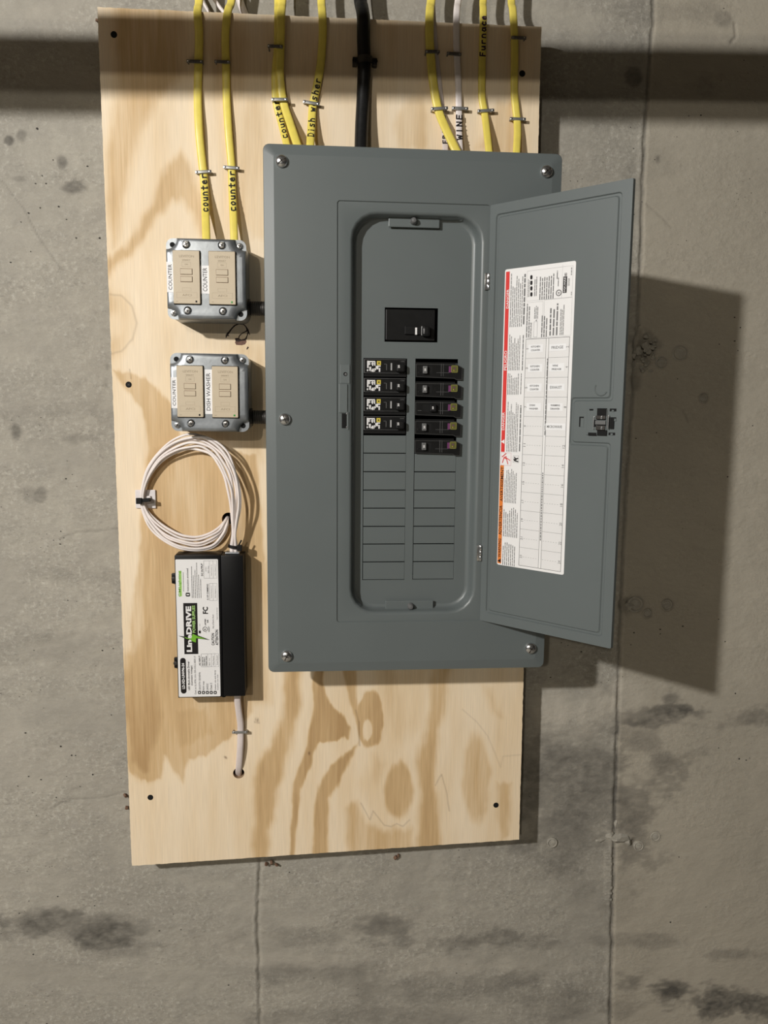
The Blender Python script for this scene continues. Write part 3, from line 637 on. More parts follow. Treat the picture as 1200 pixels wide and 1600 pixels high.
# small breakers, right column (with test bulge to the right)
FR = front(DF-.0035); ZR = Z(640, 555, 13.333)
def right_breaker(on):
    pts = [(650, 568.4), (714, 569.6), (722.6, 574.2), (721.8, 593.8), (713, 593.6), (710, 591.6), (650, 589)]
    ab = [FR.px(*p) for p in pts][::-1]; mb = MB()
    mb.slab(FR, ab, -.014, 0, 'black_plastic'); a, b, wa, hb = FR.box(650, 568, 712, 590)
    mb.box((a, DF+.016, b+.001), (wa+.0005, .03, hb+.0015), 'matte_black')
    ins = offset_poly(ab, .0008); mb.slab(FR, ab, 0, .00002, 'black_edge', [ins[::-1]])
    o = mb.build('circuit_breaker', panel)
    mb = MB(); x0, x1 = ((270, 362) if not on else (362, 500)); q = FR.box(*ZR(x0-80, 228, x1+110, 385)); 
    mb.quad(FR, q[0], q[1], q[2], q[3], 'dark_cavity', .0001)
    q = FR.box(*ZR(272 if not on else 430, 228, 362 if not on else 560, 385)); mb.box((q[0], DF-.0035-.002, q[1]), (q[2], .006, q[3]), 'grey_plastic' if not on else 'matte_black', bev=.0008)
    mb.build('switch_handle', o)
    mb = MB(); P5 = front(DF-.0087); t = (305, 275, 345, 335) if not on else (480, 270, 515, 330)
    put_text(mb, P5, '20', ZR(*t), 'paper', .03)
    mb.rect(FR, *ZR(815, 232, 872, 360), 'violet_sticker'); mb.rect(FR, *ZR(868, 215, 1003, 362), 'olive_sticker')
    frame_rect(mb, FR, ZR(868, 215, 1003, 362), .0006, 'olive_edge', .0003); mb.rect(FR, *ZR(918, 262, 950, 290), 'violet_sticker', .0004); mb.rect(FR, *ZR(915, 305, 925, 330), 'yellow_sticker', .0004)
    mb.rect(FR, *ZR(655, 180, 662, 440), 'grey_plastic', .0001); mb.rect(FR, *ZR(700, 180, 706, 440), 'grey_plastic', .0001); mb.rect(FR, *ZR(180, 355, 260, 362), 'grey_plastic', .0001); mb.rect(FR, *ZR(560, 362, 830, 367), 'grey_plastic', .0001)
    mb.build('printed_marking', o); return o
rb = right_breaker(False); rbon = right_breaker(True)
z_of = lambda y: FR.px(690, y)[1]; z0 = z_of(581)
dxr = [0, 0, FR.px(651, 640)[0]-FR.px(652, 581)[0], FR.px(650.4, 668)[0]-FR.px(652, 581)[0], FR.px(649.6, 699)[0]-FR.px(652, 581)[0]]
rbon.location += Vector((dxr[2]*.2, 0, z_of(640.5)-z0))
for y, on in ((611, 0), (670, 0), (700, 0)): copy_part(rb, panel, Vector((0, 0, z_of(y)-z0)))
# retainer tabs
for (x0, y0, x1, y1), (kx, ky) in (((607, 338.5, 687, 355.5), (646, 346)), ((602, 938.5, 677, 955), (641, 946.5))):
    PT = front(DF-.006); a, b, wa, hb = PT.box(x0, y0, x1, y1)
    mb = MB(); mb.box((a, DF-.005, b), (wa, .0025, hb), 'grey_enamel', bev=.0011); mb.box((a, DF+.0004-.002, b), (wa*.92, .005, hb*.7), 'grey_enamel')
    t = mb.build('retainer_tab', panel)
    mb = MB(); c = PT.pt(*PT.px(kx, ky)); mb.lathe(c, (0, -1, 0), [(.0045, 0), (.0047, .0016), (.0042, .006), (.0028, .0082), (0, .0088)], 'grey_plastic', 16)
    tag(mb.build('thumb_screw', t, smooth=True))
# strike details left of the opening
FS = front(SEAT)
mb = MB()
a, b, wa, hb = FS.box(531.5, 569.5, 546.5, 599); mb.box((a, SEAT-.0002, b), (wa, .001, hb), 'grey_enamel', bev=.0004)
a, b, wa, hb = FS.box(529.5, 600, 543, 645); mb.box((a, SEAT-.0006, b), (wa, .002, hb), 'grey_enamel', bev=.0008)
c = FS.pt(*FS.px(539.5, 584.5)); mb.lathe(c, (0, -1, 0), [(.0026, .0004), (.0026, .001), (.0018, .0011)], 'dark_cavity', 14)
mb.lathe(c+Vector((.0007, -.0003, -.0003)), (0, -1, 0), [(.0018, .0006), (.0014, .0014), (0, .0016)], 'grey_plastic', 12)
mb.build('strike_strip', panel)
mb = MB(); mb.rect(FS, 534, 646, 541.3, 669, 'dark_cavity', .0005); a, b, wa, hb = FS.box(530, 643.5, 545, 671); mb.box((a+.0052, SEAT-.0006, b), (.0018, .0016, hb), 'grey_enamel', bev=.0004)
mb.box((a+.0040, SEAT-.0008, b+hb/2-.0024), (.0022, .0012, .0022), 'zinc', bev=.0003); mb.box((a+.0040, SEAT-.0008, b-hb/2+.003), (.0022, .0012, .0022), 'zinc', bev=.0003)
mb.build('latch_slot', panel)
# hinges
for x0, y0, x1, y1 in ((757, 427, 765, 453), (745, 851.5, 752, 876)):
    mb = MB(); a, b, wa, hb = F0.box(x0, y0, x1, y1)
    mb.box((a, -.0006, b), (wa, .0016, hb), 'zinc', bev=.0004)
    for k in range(3): mb.lathe((a+wa*.25, -.0022, b-hb/2+hb*(k+.04)/3), (0, 0, 1), [(.0016, 0), (.0018, .0003), (.0018, hb/3*.85), (.0016, hb/3*.9)], 'zinc', 12)
    mb.build('hinge', panel, smooth=True)
# cover screws
for x, y in ((440, 252), (854, 268), (445, 655), (448, 1025), (829, 1013)):
    c = at(x, y, -.001); mb = MB(); R = .0078
    mb.lathe(c, (0, -1, 0), [(R, -.001), (R, .0012), (R*.93, .0024), (R*.72, .0037), (R*.4, .0045), (0, .0047)], 'zinc', 24)
    an = random.uniform(0, 3)
    for k, ln in ((0, 1.5), (math.pi/2, .8)): mb.box(c+Vector((0, -.0043, 0)), (R*ln, .0012, .0013), 'dark_steel', Matrix.Rotation(an+k, 3, 'Y'))
    mb.build('cover_screw', panel, smooth=True)

# ---- door
door_ab = [DOOR.px(*p) for p in ((776, 335), (972, 294), (956.5, 627), (898, 627), (894.5, 691), (953, 691), (941, 997), (757, 957))]
aL, aR = .0105, DW-.0125; bT, bB = HZT-.0125, HZB+.0125
n0, n1 = DOOR.px(930, 627)[1], DOOR.px(930, 691)[1]; an = DOOR.px(896, 660)[0]
poly = [(aL, bT), (aL, bB), (aR, bB), (aR, n1), (an, n1), (an, n0), (aR, n0), (aR, bT)]       # counter-clockwise in (a, b)
mb = MB()
outer = rr(.0015, DW, HZB, HZT, .002, 3); lp = [round_poly(offset_poly(poly, k), .0045, 4) for k in (0, .0012, .0034, .0048)]
hs = [0, -.0018, -.0018, -.0002]
tri = tessellate_polygon([[Vector((a, b, 0)) for a, b in outer], [Vector((a, b, 0)) for a, b in lp[0][::-1]]])
allp = outer+lp[0][::-1]; mb.add([DOOR.pt(a, b, 0) for a, b in allp], [tuple(t) for t in tri], 'grey_enamel')
for i in range(3): mb.loft([[DOOR.pt(a, b, hs[i]) for a, b in lp[i]], [DOOR.pt(a, b, hs[i+1]) for a, b in lp[i+1]]], 'grey_enamel')
tri = tessellate_polygon([[Vector((a, b, 0)) for a, b in lp[3]]]); mb.add([DOOR.pt(a, b, hs[3]) for a, b in lp[3]], [tuple(t) for t in tri], 'grey_enamel')
mb.loft([[DOOR.pt(a, b, 0) for a, b in outer], [DOOR.pt(a, b, -.0045) for a, b in rr(.0008, DW+.0006, HZB-.0006, HZT+.0006, .002, 3)]], 'grey_enamel')
mb.add([DOOR.pt(a, b, -.0045) for a, b in outer], [tuple(range(len(outer)))], 'grey_enamel')
# half-moon emboss
ca, cb = DOOR.px(939.5, 607); 
for i in range(12):
    t0, t1 = math.radians(150+i*15), math.radians(150+(i+1)*15)
    q = lambda t, r, h: DOOR.pt(ca+math.cos(t)*r, cb+math.sin(t)*r*1.05, h)
    mb.add([q(t0, .0088, 0), q(t1, .0088, 0), q(t1, .0082, .0007), q(t0, .0082, .0007), q(t1, .0072, 0), q(t0, .0072, 0)], [(0, 1, 2, 3), (3, 2, 4, 5)], 'grey_enamel')
door = mb.build('door', panel)
# latch
LT = Z(880, 590, 10.); PR = DOOR
Rd = Matrix((tuple(E1), tuple(-NN), (0, 0, 1))).transposed()
def dbox(mb, x0, y0, x1, y1, h0, h1, m, bev=0.):
    a, b, wa, hb = DOOR.box(*LT(x0, y0, x1, y1)); mb.box(DOOR.pt(a, b, (h0+h1)/2), (wa, h1-h0, hb), m, Rd, bev)
mb = MB(); dbox(mb, 372, 490, 690, 900, -.0002, .0016, 'grey_enamel', .0006)
for q in ((400, 860, 530, 905), (540, 480, 690, 600), (540, 820, 690, 905), (540, 640, 680, 665), (540, 735, 680, 755), (490, 660, 530, 770), (420, 490, 480, 515)): dbox(mb, *q, .0012, .0019, 'dark_cavity')
for q, m in (((530, 595, 680, 650), 'dark_steel'), ((520, 672, 680, 735), 'grey_plastic'), ((530, 750, 670, 820), 'dark_steel')): dbox(mb, *q, .0014, .0042, m, .0006)
for q in ((490, 605, 502, 810), (612, 600, 628, 650), (610, 765, 630, 812), (715, 590, 732, 800)): dbox(mb, *q, .0016, .0046, 'zinc', .0003)
for q in ((250, 610, 320, 770),): dbox(mb, *q, -.0004, .0002, 'dark_cavity'); dbox(mb, 272, 632, 322, 775, -.0002, .0004, 'grey_enamel')
for q in ((728, 484, 832, 528), (708, 860, 812, 900)): dbox(mb, *q, -.0004, .0003, 'dark_cavity')
for q in ((765, 505, 798, 530), (745, 870, 780, 900)): dbox(mb, *q, .0001, .0012, 'grey_enamel')
dbox(mb, 735, 620, 830, 640, 0, .0006, 'dark_cavity'); dbox(mb, 738, 640, 800, 800, 0, .0020, 'dark_cavity'); dbox(mb, 790, 640, 830, 680, 0, .0012, 'grey_enamel')
mb.build('door_latch', door)
# safety label, printed sheet on the door
mb = MB(); Z1, Z2, Z3 = Z(760, 400, 7.5), Z(760, 580, 7.5), Z(760, 720, 7.5)
TL, TR, BL, BR = DOOR.px(790, 422), DOOR.px(900.7, 406.4), DOOR.px(776, 882), DOOR.px(880.7, 898)
la, lb_, lt, lbt = (TL[0]+BL[0])/2, (TR[0]+BR[0])/2, (TL[1]+TR[1])/2, (BL[1]+BR[1])/2
mb.slab(DOOR, rr(la, lb_, lbt, lt, .0025, 4), 0, .00025, 'paper')
H2 = .00045
def lx(x, y): return DOOR.px(x, y)
def strip(p0, p1, wpx, m, h=H2):           # strip along the label's long axis between two photo points of its centre line
    a0, b0 = lx(*p0); a1, b1 = lx(*p1); ww = lx(p0[0]+wpx/2, p0[1])[0]-lx(p0[0]-wpx/2, p0[1])[0]
    mb.quad(DOOR, (a0+a1)/2, (b0+b1)/2, ww, abs(b1-b0), m, h)
strip((794.2, 424.5), (785.6, 706), 5.8, 'red_ink'); strip((785, 727), (780, 880), 5.8, 'orange_ink')
H3 = .0007
def dt(s, box, m, bold=0.):
    x0, y0, x1, y1 = box; k = (x1-x0)*.07; box = (x0+k, y0, x1-k, y1); bold = min(bold, .012)
    put_text(mb, DOOR, s, box, m, bold, True, H3)
dt('DANGER', Z1(236, 390, 270, 615), 'paper', .02); dt('PELIGRO', Z1(210, 1110, 245, 1340), 'paper', .02); dt('DANGER', Z2(185, 480, 218, 690), 'paper', .02)
dt('AVERTISSEMENT', Z3(165, 70, 203, 475), 'ink', .02); dt('ADVERTENCIA', Z3(147, 522, 187, 868), 'ink', .02); dt('WARNING', Z3(137, 910, 175, 1130), 'ink', .02)
def tri3(pts, m, h=H3): mb.add([DOOR.pt(*lx(*p), h) for p in pts], [tuple(range(len(pts)))], m)
tri3([(760+175/7.5, 580+825/7.5), (760+215/7.5, 580+798/7.5), (760+215/7.5, 580+852/7.5)], 'paper')
tri3([(760+132/7.5, 720+1170/7.5), (760+170/7.5, 720+1145/7.5), (760+170/7.5, 720+1195/7.5)], 'ink')
for q, n in ((Z1(278, 180, 432, 830), 7), (Z1(262, 900, 400, 1340), 7), (Z2(245, 0, 385, 275), 7), (Z2(240, 330, 375, 945), 7), (Z3(210, 95, 358, 495), 8), (Z3(195, 530, 372, 895), 8), (Z3(186, 925, 342, 1228), 7)):
    greek(mb, DOOR, q, n, 'grey_ink', H2, .7, .36)
for q in (Z1(430, 160, 466, 800), Z1(418, 920, 440, 1340), Z2(400, 0, 416, 270), Z2(385, 345, 412, 940)): greek(mb, DOOR, q, 1, 'grey_ink', H2, .9, .5)
# shock and glove pictograms
frame_rect(mb, DOOR, Z2(172, 955, 292, 1105), .0003, 'pink_ink', H2); frame_rect(mb, DOOR, Z2(315, 990, 382, 1072), .00025, 'grey_ink', H2)
def dseg(p, q, wd, m):
    A, B = Vector(lx(760+p[0]/7.5, 580+p[1]/7.5)), Vector(lx(760+q[0]/7.5, 580+q[1]/7.5)); d = (B-A).normalized(); n = Vector((-d.y, d.x))*wd/2
    mb.add([DOOR.pt(*(A+n), H3), DOOR.pt(*(A-n), H3), DOOR.pt(*(B-n), H3), DOOR.pt(*(B+n), H3)], [(0, 1, 2, 3)], m)
for p, q in (((185, 1005), (235, 962)), ((205, 1010), (240, 1000)), ((205, 1020), (190, 1075)), ((225, 1010), (280, 1045)), ((235, 1015), (255, 1090)), ((205, 1015), (230, 1025))): dseg(p, q, .0011, 'red_ink')
for p, q in (((325, 1045), (375, 1060)), ((330, 1005), (350, 1040)), ((345, 1030), (375, 1020)), ((322, 1030), (340, 1040))): dseg(p, q, .0016, 'ink')
# upper panels of print
for q in (Z1(478, 145, 1012, 505), Z1(472, 540, 660, 960), Z1(675, 500, 1000, 940)): frame_rect(mb, DOOR, q, .00022, 'pale_ink', H2)
a, b = lx(760+890/7.5, 400+300/7.5); mb.quad(DOOR, a, b, .0002, .040, 'pale_ink', H2)
for q, n in ((Z1(485, 235, 512, 480), 2), (Z1(620, 190, 800, 505), 7), (Z1(822, 150, 845, 270), 1), (Z1(835, 235, 855, 355), 1), (Z1(560, 230, 600, 470), 2), (Z1(465, 560, 515, 955), 2), (Z1(560, 560, 612, 735), 3), (Z1(640, 690, 720, 950), 3), (Z1(735, 545, 850, 930), 3), (Z1(862, 560, 915, 925), 3), (Z1(955, 235, 980, 350), 2), (Z1(990, 115, 1010, 225), 1), (Z1(990, 415, 1005, 460), 1)):
    greek(mb, DOOR, q, n, 'grey_ink', H2, .75, .45)
for y in (250, 315, 380, 450): a, b, wa, hb = DOOR.box(*Z1(517, y-25, 542, y+25)); mb.slab(DOOR, rr(a-wa/2, a+wa/2, b-hb/2, b+hb/2, wa*.45, 3), H2, H3, 'ink')
dt('HOMELINE', Z1(512, 780, 535, 955), 'grey_ink'); frame_rect(mb, DOOR, Z1(556, 770, 598, 952), .00025, 'grey_ink', H2); dt('A', Z1(575, 745, 600, 765), 'grey_ink', .02)
mb.rect(DOOR, *Z1(900, 240, 945, 432), 'ink', H2); dt('SQUARE', Z1(910, 250, 936, 425), 'paper', .015); frame_rect(mb, DOOR, Z1(920, 200, 946, 232), .0004, 'ink', H2); dt('D', Z1(925, 207, 941, 225), 'ink', .03)
ca, cb = lx(760+850/7.5, 400+432/7.5)
ring = [(ca+.0038*math.cos(t*math.pi/12), cb+.0038*math.sin(t*math.pi/12)) for t in range(24)]; hole = [(ca+(a-ca)*.8, cb+(b-cb)*.8) for a, b in ring]
mb.slab(DOOR, ring, H2, H3, 'ink', [hole[::-1]]); dt('UL', Z1(838, 418, 862, 446), 'ink', .04)
# circuit directory
xL = [(466, 980), (450, 80), (415, 1225)]
dirL = lx(760+470/7.5, 400+980/7.5)[0]; 
TLd, TRd = lx(760+470/7.5, 400+978/7.5), lx(760+980/7.5, 400+940/7.5); BLd, BRd = lx(760+374/7.5, 720+1225/7.5), lx(760+873/7.5, 720+1300/7.5)
a0, a1 = (TLd[0]+BLd[0])/2, (TRd[0]+BRd[0])/2; b1, b0 = (TLd[1]+TRd[1])/2, (BLd[1]+BRd[1])/2
g0 = (lx(760+708/7.5, 400+968/7.5)[0]+lx(760+605/7.5, 720+1255/7.5)[0])/2; g1 = (lx(760+736/7.5, 400+965/7.5)[0]+lx(760+636/7.5, 720+1262/7.5)[0])/2
mb.quad(DOOR, (a0+a1)/2, (b0+b1)/2, a1-a0, b1-b0, 'paper_tint', .00035)
LW = .00045
frame_rect(mb, DOOR, ((a0+a1)/2, (b0+b1)/2, a1-a0, b1-b0), LW, 'ink', H2, True)
for g in (g0, g1): mb.quad(DOOR, g, (b0+b1)/2, .0004, b1-b0, 'ink', H2)
mb.quad(DOOR, (g0+g1)/2, (b0+b1)/2, g1-g0-.0004, b1-b0-.001, 'paper', H2-.00005)
rows = 12; hr = (b1-b0)/rows
for i in range(1, rows):
    for x0, x1 in ((a0, g0), (g1, a1)): mb.quad(DOOR, (x0+x1)/2, b1-i*hr, x1-x0, .0003, 'grey_ink', H2)
def wtext(s, a, b, wa, hb, m='ink', bold=0., h=H3): put_text(mb, DOOR, s, (a, b, wa, hb), m, bold, True, h, True)
def htext(s, a, b, wa, hb, m='ink', bold=0.): put_text(mb, DOOR, s, (a, b, wa, hb), m, bold, False, H3, True)
cwid = g0-a0
def hplace(s, a, b, wa, hb, m): put_text(mb, DOOR, s, (a, b, wa, hb), m, .012, False, H3, True)
Ltxt = {0: ('KITCHEN', 'COUNTER'), 1: ('KITCHEN', 'COUNTER'), 2: ('KITCHEN', 'COUNTER'), 3: ('DISH', 'WASHER')}
Rtxt = {0: ('FRIDGE',), 1: ('WINE', 'FRIDGE'), 2: ('EXHAUST',), 3: ('WARMING', 'DRAWER'), 4: ('MICROWAVE',)}
for i in range(rows):
    bc = b1-(i+.5)*hr
    n = str(2*i+1); wtext(n, a0+cwid*.10, bc, .0034, .0020*len(n) if i else .0007, 'grey_ink')
    if i >= 3 or i in (1, 0): 
        n = str(2*i+2); 
        if i != 4 and i != 2: wtext(n, a1-cwid*.09, bc, .0034, .0020*len(n), 'grey_ink')
    for side, T_ in ((0, Ltxt), (1, Rtxt)):
        base = a0 if side == 0 else g1
        if i in T_:
            words = T_[i]; cx = base+cwid*(.5 if side == 0 else .42)
            if len(words) == 1: ww = cwid*.66 if i != 4 else cwid*.86; mb.quad(DOOR, cx+.0005, bc, ww*1.2, hr*.34, 'sticker', H2+.0001); hplace(words[0], cx, bc, ww*.84, .0034, 'grey_ink')
            else:
                mb.quad(DOOR, cx, bc, cwid*.72, hr*.40, 'sticker', H2+.0001)
                for k, wd in enumerate(words): hplace(wd, cx-(.0 if len(wd) > 5 else .002), bc+(.0022-.0044*k), cwid*(.44 if len(wd) > 5 else .26), .0022, 'ink')
        else:
            for k in range(6):
                mb.quad(DOOR, base+cwid*(.24+k*.125) if side == 0 else base+cwid*(.08+k*.125), bc, cwid*.06, .0003, 'grey_ink', H2)
greek(mb, DOOR, (760+690/7.5, 560, 760+715/7.5, 680), 1, 'grey_ink', H3-.0001, .95, .4)
ga, gb = (g0+g1)/2, b1-8.6*hr
y = b1-6.9*hr
while y > b1-10.4*hr: k = random.uniform(.001, .004); mb.quad(DOOR, ga, y-k/2, .0014, k, 'grey_ink', H3-.0001); y -= k+.0008
tag(mb.build('safety_label', door), 'white printed circuit directory and safety label on the open door')

# ================================================================ OUTLET BOXES
YF, YR = D-.055, D-.064
def device_box(cpx, label, stickers, leds, blank_led):
    PF, PRs = front(YF), front(YR)
    tl, tr, br, bl = [PF.px(*p) for p in cpx]; ca, cb = sum(p[0] for p in (tl, tr, br, bl))/4, sum(p[1] for p in (tl, tr, br, bl))/4
    ang = math.atan2(tr[1]-tl[1]+br[1]-bl[1], tr[0]-tl[0]+br[0]-bl[0])
    S = .0520
    t = thing('outlet_box', (ca, D, cb-S), label, 'outlet box', 'square steel device boxes left of the panel')
    e1 = Vector((math.cos(ang), 0, math.sin(ang))); e3 = Vector((-math.sin(ang), 0, math.cos(ang)))
    PP = Plane((ca, YF, cb), e1, e3, (0, -1, 0)); PQ = Plane((ca, YR, cb), e1, e3, (0, -1, 0))
    mb = MB(); s2 = S-.0012; lp = rr(-s2, s2, -s2, s2, .008, 4)
    mb.loft([[PP.pt(a, b, -.001) for a, b in lp], [PP.pt(a, b, -.0548) for a, b in lp]], 'galvanised', False, True)
    mb.build('box_body', t, smooth=True)
    mb = MB(); lp = rr(-S, S, -S, S, .009, 6); mb.slab(PP, lp, -.0012, .0002, 'galvanised')
    def notch(sz, r):                      # raised square whose corners scoop in round the cover screws
        out = []; c = sz; k = r
        for sx, sy in ((1, 1), (-1, 1), (-1, -1), (1, -1)):
            A = (sx*c, sy*(c-k)); B = (sx*(c-k), sy*c)
            pts = []
            m_ = 7
            for i in range(m_+1):
                th = math.pi/2*i/m_; p = (sx*(c-k*math.sin(math.pi/2-th+0)), 0)
                # arc centred on the outer corner
                x = sx*(c-k*math.sin(th)); y = sy*(c-k*math.cos(th)); pts.append((x, y))
            # start point on side A: i=0 -> (c, c-k)
            if sx*sy < 0: pts = pts[::-1]
            out += pts
        return out
    hs = [(S-.0004, .0135, .0002), (S-.0006, .0142, .0045), (S-.0014, .0152, .0072), (S-.0032, .0172, .0088), (S-.0052, .019, .009)]
    rings = [[PP.pt(a, b, h) for a, b in notch(sz, k)] for sz, k, h in hs]
    mb.loft(rings, 'galvanised', False, True)
    cov = mb.build('cover_plate', t, smooth=True, autos=60)
    # corner screws and empty corner slots
    for sx, sy, scr in ((1, 1, 1), (-1, -1, 1), (-1, 1, 0), (1, -1, 0)):
        mb = MB(); c = PP.pt(sx*(S-.0082), sy*(S-.0082), .0002)
        if scr:
            mb.lathe(c, (0, -1, 0), [(.0042, 0), (.0042, .0015), (.0032, .0028), (.0, .0032)], 'zinc', 16)
            for k in (.5, .5+math.pi/2): mb.box(c+Vector((0, -.0029, 0)), (.005, .001, .0011), 'dark_steel', Matrix.Rotation(k, 3, 'Y'))
            mb.build('corner_screw', t, smooth=True)
        else:
            mb.lathe(c, (0, -1, 0), [(.0034, .0001), (.0034, .0003), (.0, .0003)], 'dark_cavity', 16); mb.build('screw_slot', t)
    # device screws in dimples
    for a in (-.0245, .0215):
        for b in (.0430, -.0412):
            c = PQ.pt(a, b, 0); mb = MB(); mb.lathe(c, (0, -1, 0), [(.0056, .0), (.0054, .0004), (.0046, -.0002)], 'galvanised', 18)
            mb.lathe(c, (0, -1, 0), [(.0040, -.0004), (.0040, .0009), (.0030, .0020), (0, .0023)], 'zinc', 16)
            an = random.uniform(0, 3)
            for k in (an, an+math.pi/2): mb.box(c+Vector((0, -.0021, 0)), (.0046, .001, .001), 'dark_steel', Matrix.Rotation(k, 3, 'Y'))
            mb.build('device_screw', t, smooth=True)
    # two blank-face protective devices
    for i, (a, led) in enumerate(((-.0245, leds[0]), (.0215, leds[1]))):
        w2, h2 = .0172, .0338
        mb = MB(); mb.slab(PQ, rr(a-w2-.0006, a+w2+.0012, .0010-h2-.0012, .0010+h2+.0008, .0012, 2), .0001, .0003, 'dark_cavity')
        mb.loft([[PQ.pt(p, q, h) for p, q in rr(a-w2+k, a+w2-k, .001-h2+k, .001+h2-k, .0012, 3)] for k, h in ((0, 0), (0, .0030), (.0005, .0036))], 'ivory', False, True)
        PV = Plane(PQ.pt(0, 0, .0036), e1, e3, (0, -1, 0))
        for b0_, b1_ in ((.0190, .0155),): frame_rect(mb, PV, (a, .0172, .0115, .0062), .0002, 'ivory_line', .0001, True)
        frame_rect(mb, PV, (a, -.0146, .0115, .0042), .0002, 'ivory_line', .0001, True); frame_rect(mb, PV, (a, -.0218, .0265, .0072), .0002, 'ivory_line', .0001, True)
        put_text(mb, PV, 'LEVITON', (a+.0006, .0275, .0190, .0030), 'ivory_line', 0, False, .0002, True)
        put_text(mb, PV, 'SMART', (a, .0226, .0105, .0022), 'ivory_line', 0, False, .0002, True)
        put_text(mb, PV, 'AFCI', (a, -.0218, .0120, .0028), 'ivory_line', 0, False, .0002, True)
        put_text(mb, PV, 'ON', (a, .0172, .004, .0020), 'ivory_line', 0, False, .0002, True)
        mb.quad(PV, a-.0128, -.0300, .0030, .0007, 'ivory_line', .0001)
        dev = mb.build('protective_device', t)
        for b, nm, hh in ((.0080, 'reset_button', .0072), (-.0016, 'test_button', .0068)):
            mb = MB(); mb.quad(PV, a, b, .0156, hh+.0006, 'raw_brown', .0001)
            mb.box(PV.pt(a, b, .0003), (.0146, .0014, hh-.0004), 'ivory', Matrix((tuple(e1), (0, 1, 0), tuple(e3))).transposed(), bev=.0004); mb.build(nm, dev)
        mb = MB(); mb.box(PV.pt(a+.0120, -.0298, 0), (.0022, .0008, .0024), 'led_green' if led else 'matte_black', bev=.0003); mb.build('indicator_light', dev)
    for (s, a0_, a1_, b0_, b1_) in stickers:
        mb = MB(); mb.slab(PQ, rr(a0_, a1_, b0_, b1_, .0004, 2), .0001, .0004, 'sticker')
        cw = a1_-a0_; put_text(mb, PQ, s, ((a0_+a1_)/2, (b0_+b1_)/2, cw*.52, (b1_-b0_)*.84), 'ink', 0, True, .0006, True)
        mb.build('name_sticker', t)
    # threaded nipple running into the panel
    mb = MB(); zc = cb-.0325; x0 = ca+S-.001; x1 = -CW+.0085
    mb.lathe((x0, D-.028, zc), (1, 0, 0), [(.0125, 0), (.0125, .003), (.0092, .003)]+[(.0092+.0006*(i % 2), .003+.0014*i) for i in range(1, max(3, int((x1-x0-.006)/.0014)))]+[(.0092, x1-x0)], 'dark_steel', 20)
    mb.lathe((x1-.004, D-.028, zc), (1, 0, 0), [(.0090, 0), (.0135, 0), (.0135, .0035), (.0090, .0035)], 'zinc', 8); mb.build('conduit_nipple', t, smooth=True)
    return t
device_box(((258.4, 371), (384.2, 375.2), (388, 501.5), (261.7, 500)), 'upper galvanised steel box with two ivory devices, both stickers reading COUNTER',
           [('COUNTER', -.0505, -.0416, -.0182, .0205), ('COUNTER', -.0066, .0042, -.0190, .0168)], (0, 1), 1)
device_box(((264.3, 550.8), (388, 553.5), (391.5, 675), (268, 673.8)), 'lower galvanised steel box with two ivory devices, middle sticker reading DISH WASHER',
           [('COUNTER', -.0498, -.0420, -.0212, .0195), ('DISH WASHER', -.0060, .0040, -.0285, .0305)], (0, 1), 1)

# ================================================================ CABLES
def crom(P, n=6):
    P = [P[0]*2-P[1]]+P+[P[-1]*2-P[-2]]; out = []
    for i in range(1, len(P)-2):
        for k in range(n):
            t = k/n; a, b, c, d = P[i-1], P[i], P[i+1], P[i+2]
            out.append((b*2+(c-a)*t+(a*2-b*5+c*4-d)*t*t+(b*3-a-c*3+d)*t**3)*.5)
    out.append(P[-2]); return out
def tube(mb, pts, w_, t_, m, n=14, flat=1.0):
    loops = []
    for i, p in enumerate(pts):
        T = (pts[min(i+1, len(pts)-1)]-pts[max(i-1, 0)]).normalized(); W = T.cross(Vector((0, 1, 0)))
        W = W.normalized() if W.length > .2 else Vector((1, 0, 0)); Nn = T.cross(W).normalized(); lp = []
        for k in range(n):
            a = 2*math.pi*k/n; cx, cy = math.cos(a), math.sin(a); e = .55 if flat < 1 else 1
            lp.append(p+W*(w_/2*math.copysign(abs(cx)**e, cx))+Nn*(t_/2*math.copysign(abs(cy)**(1 if flat == 1 else .9), cy)))
        loops.append(lp)
    mb.loft(loops, m, True, True)
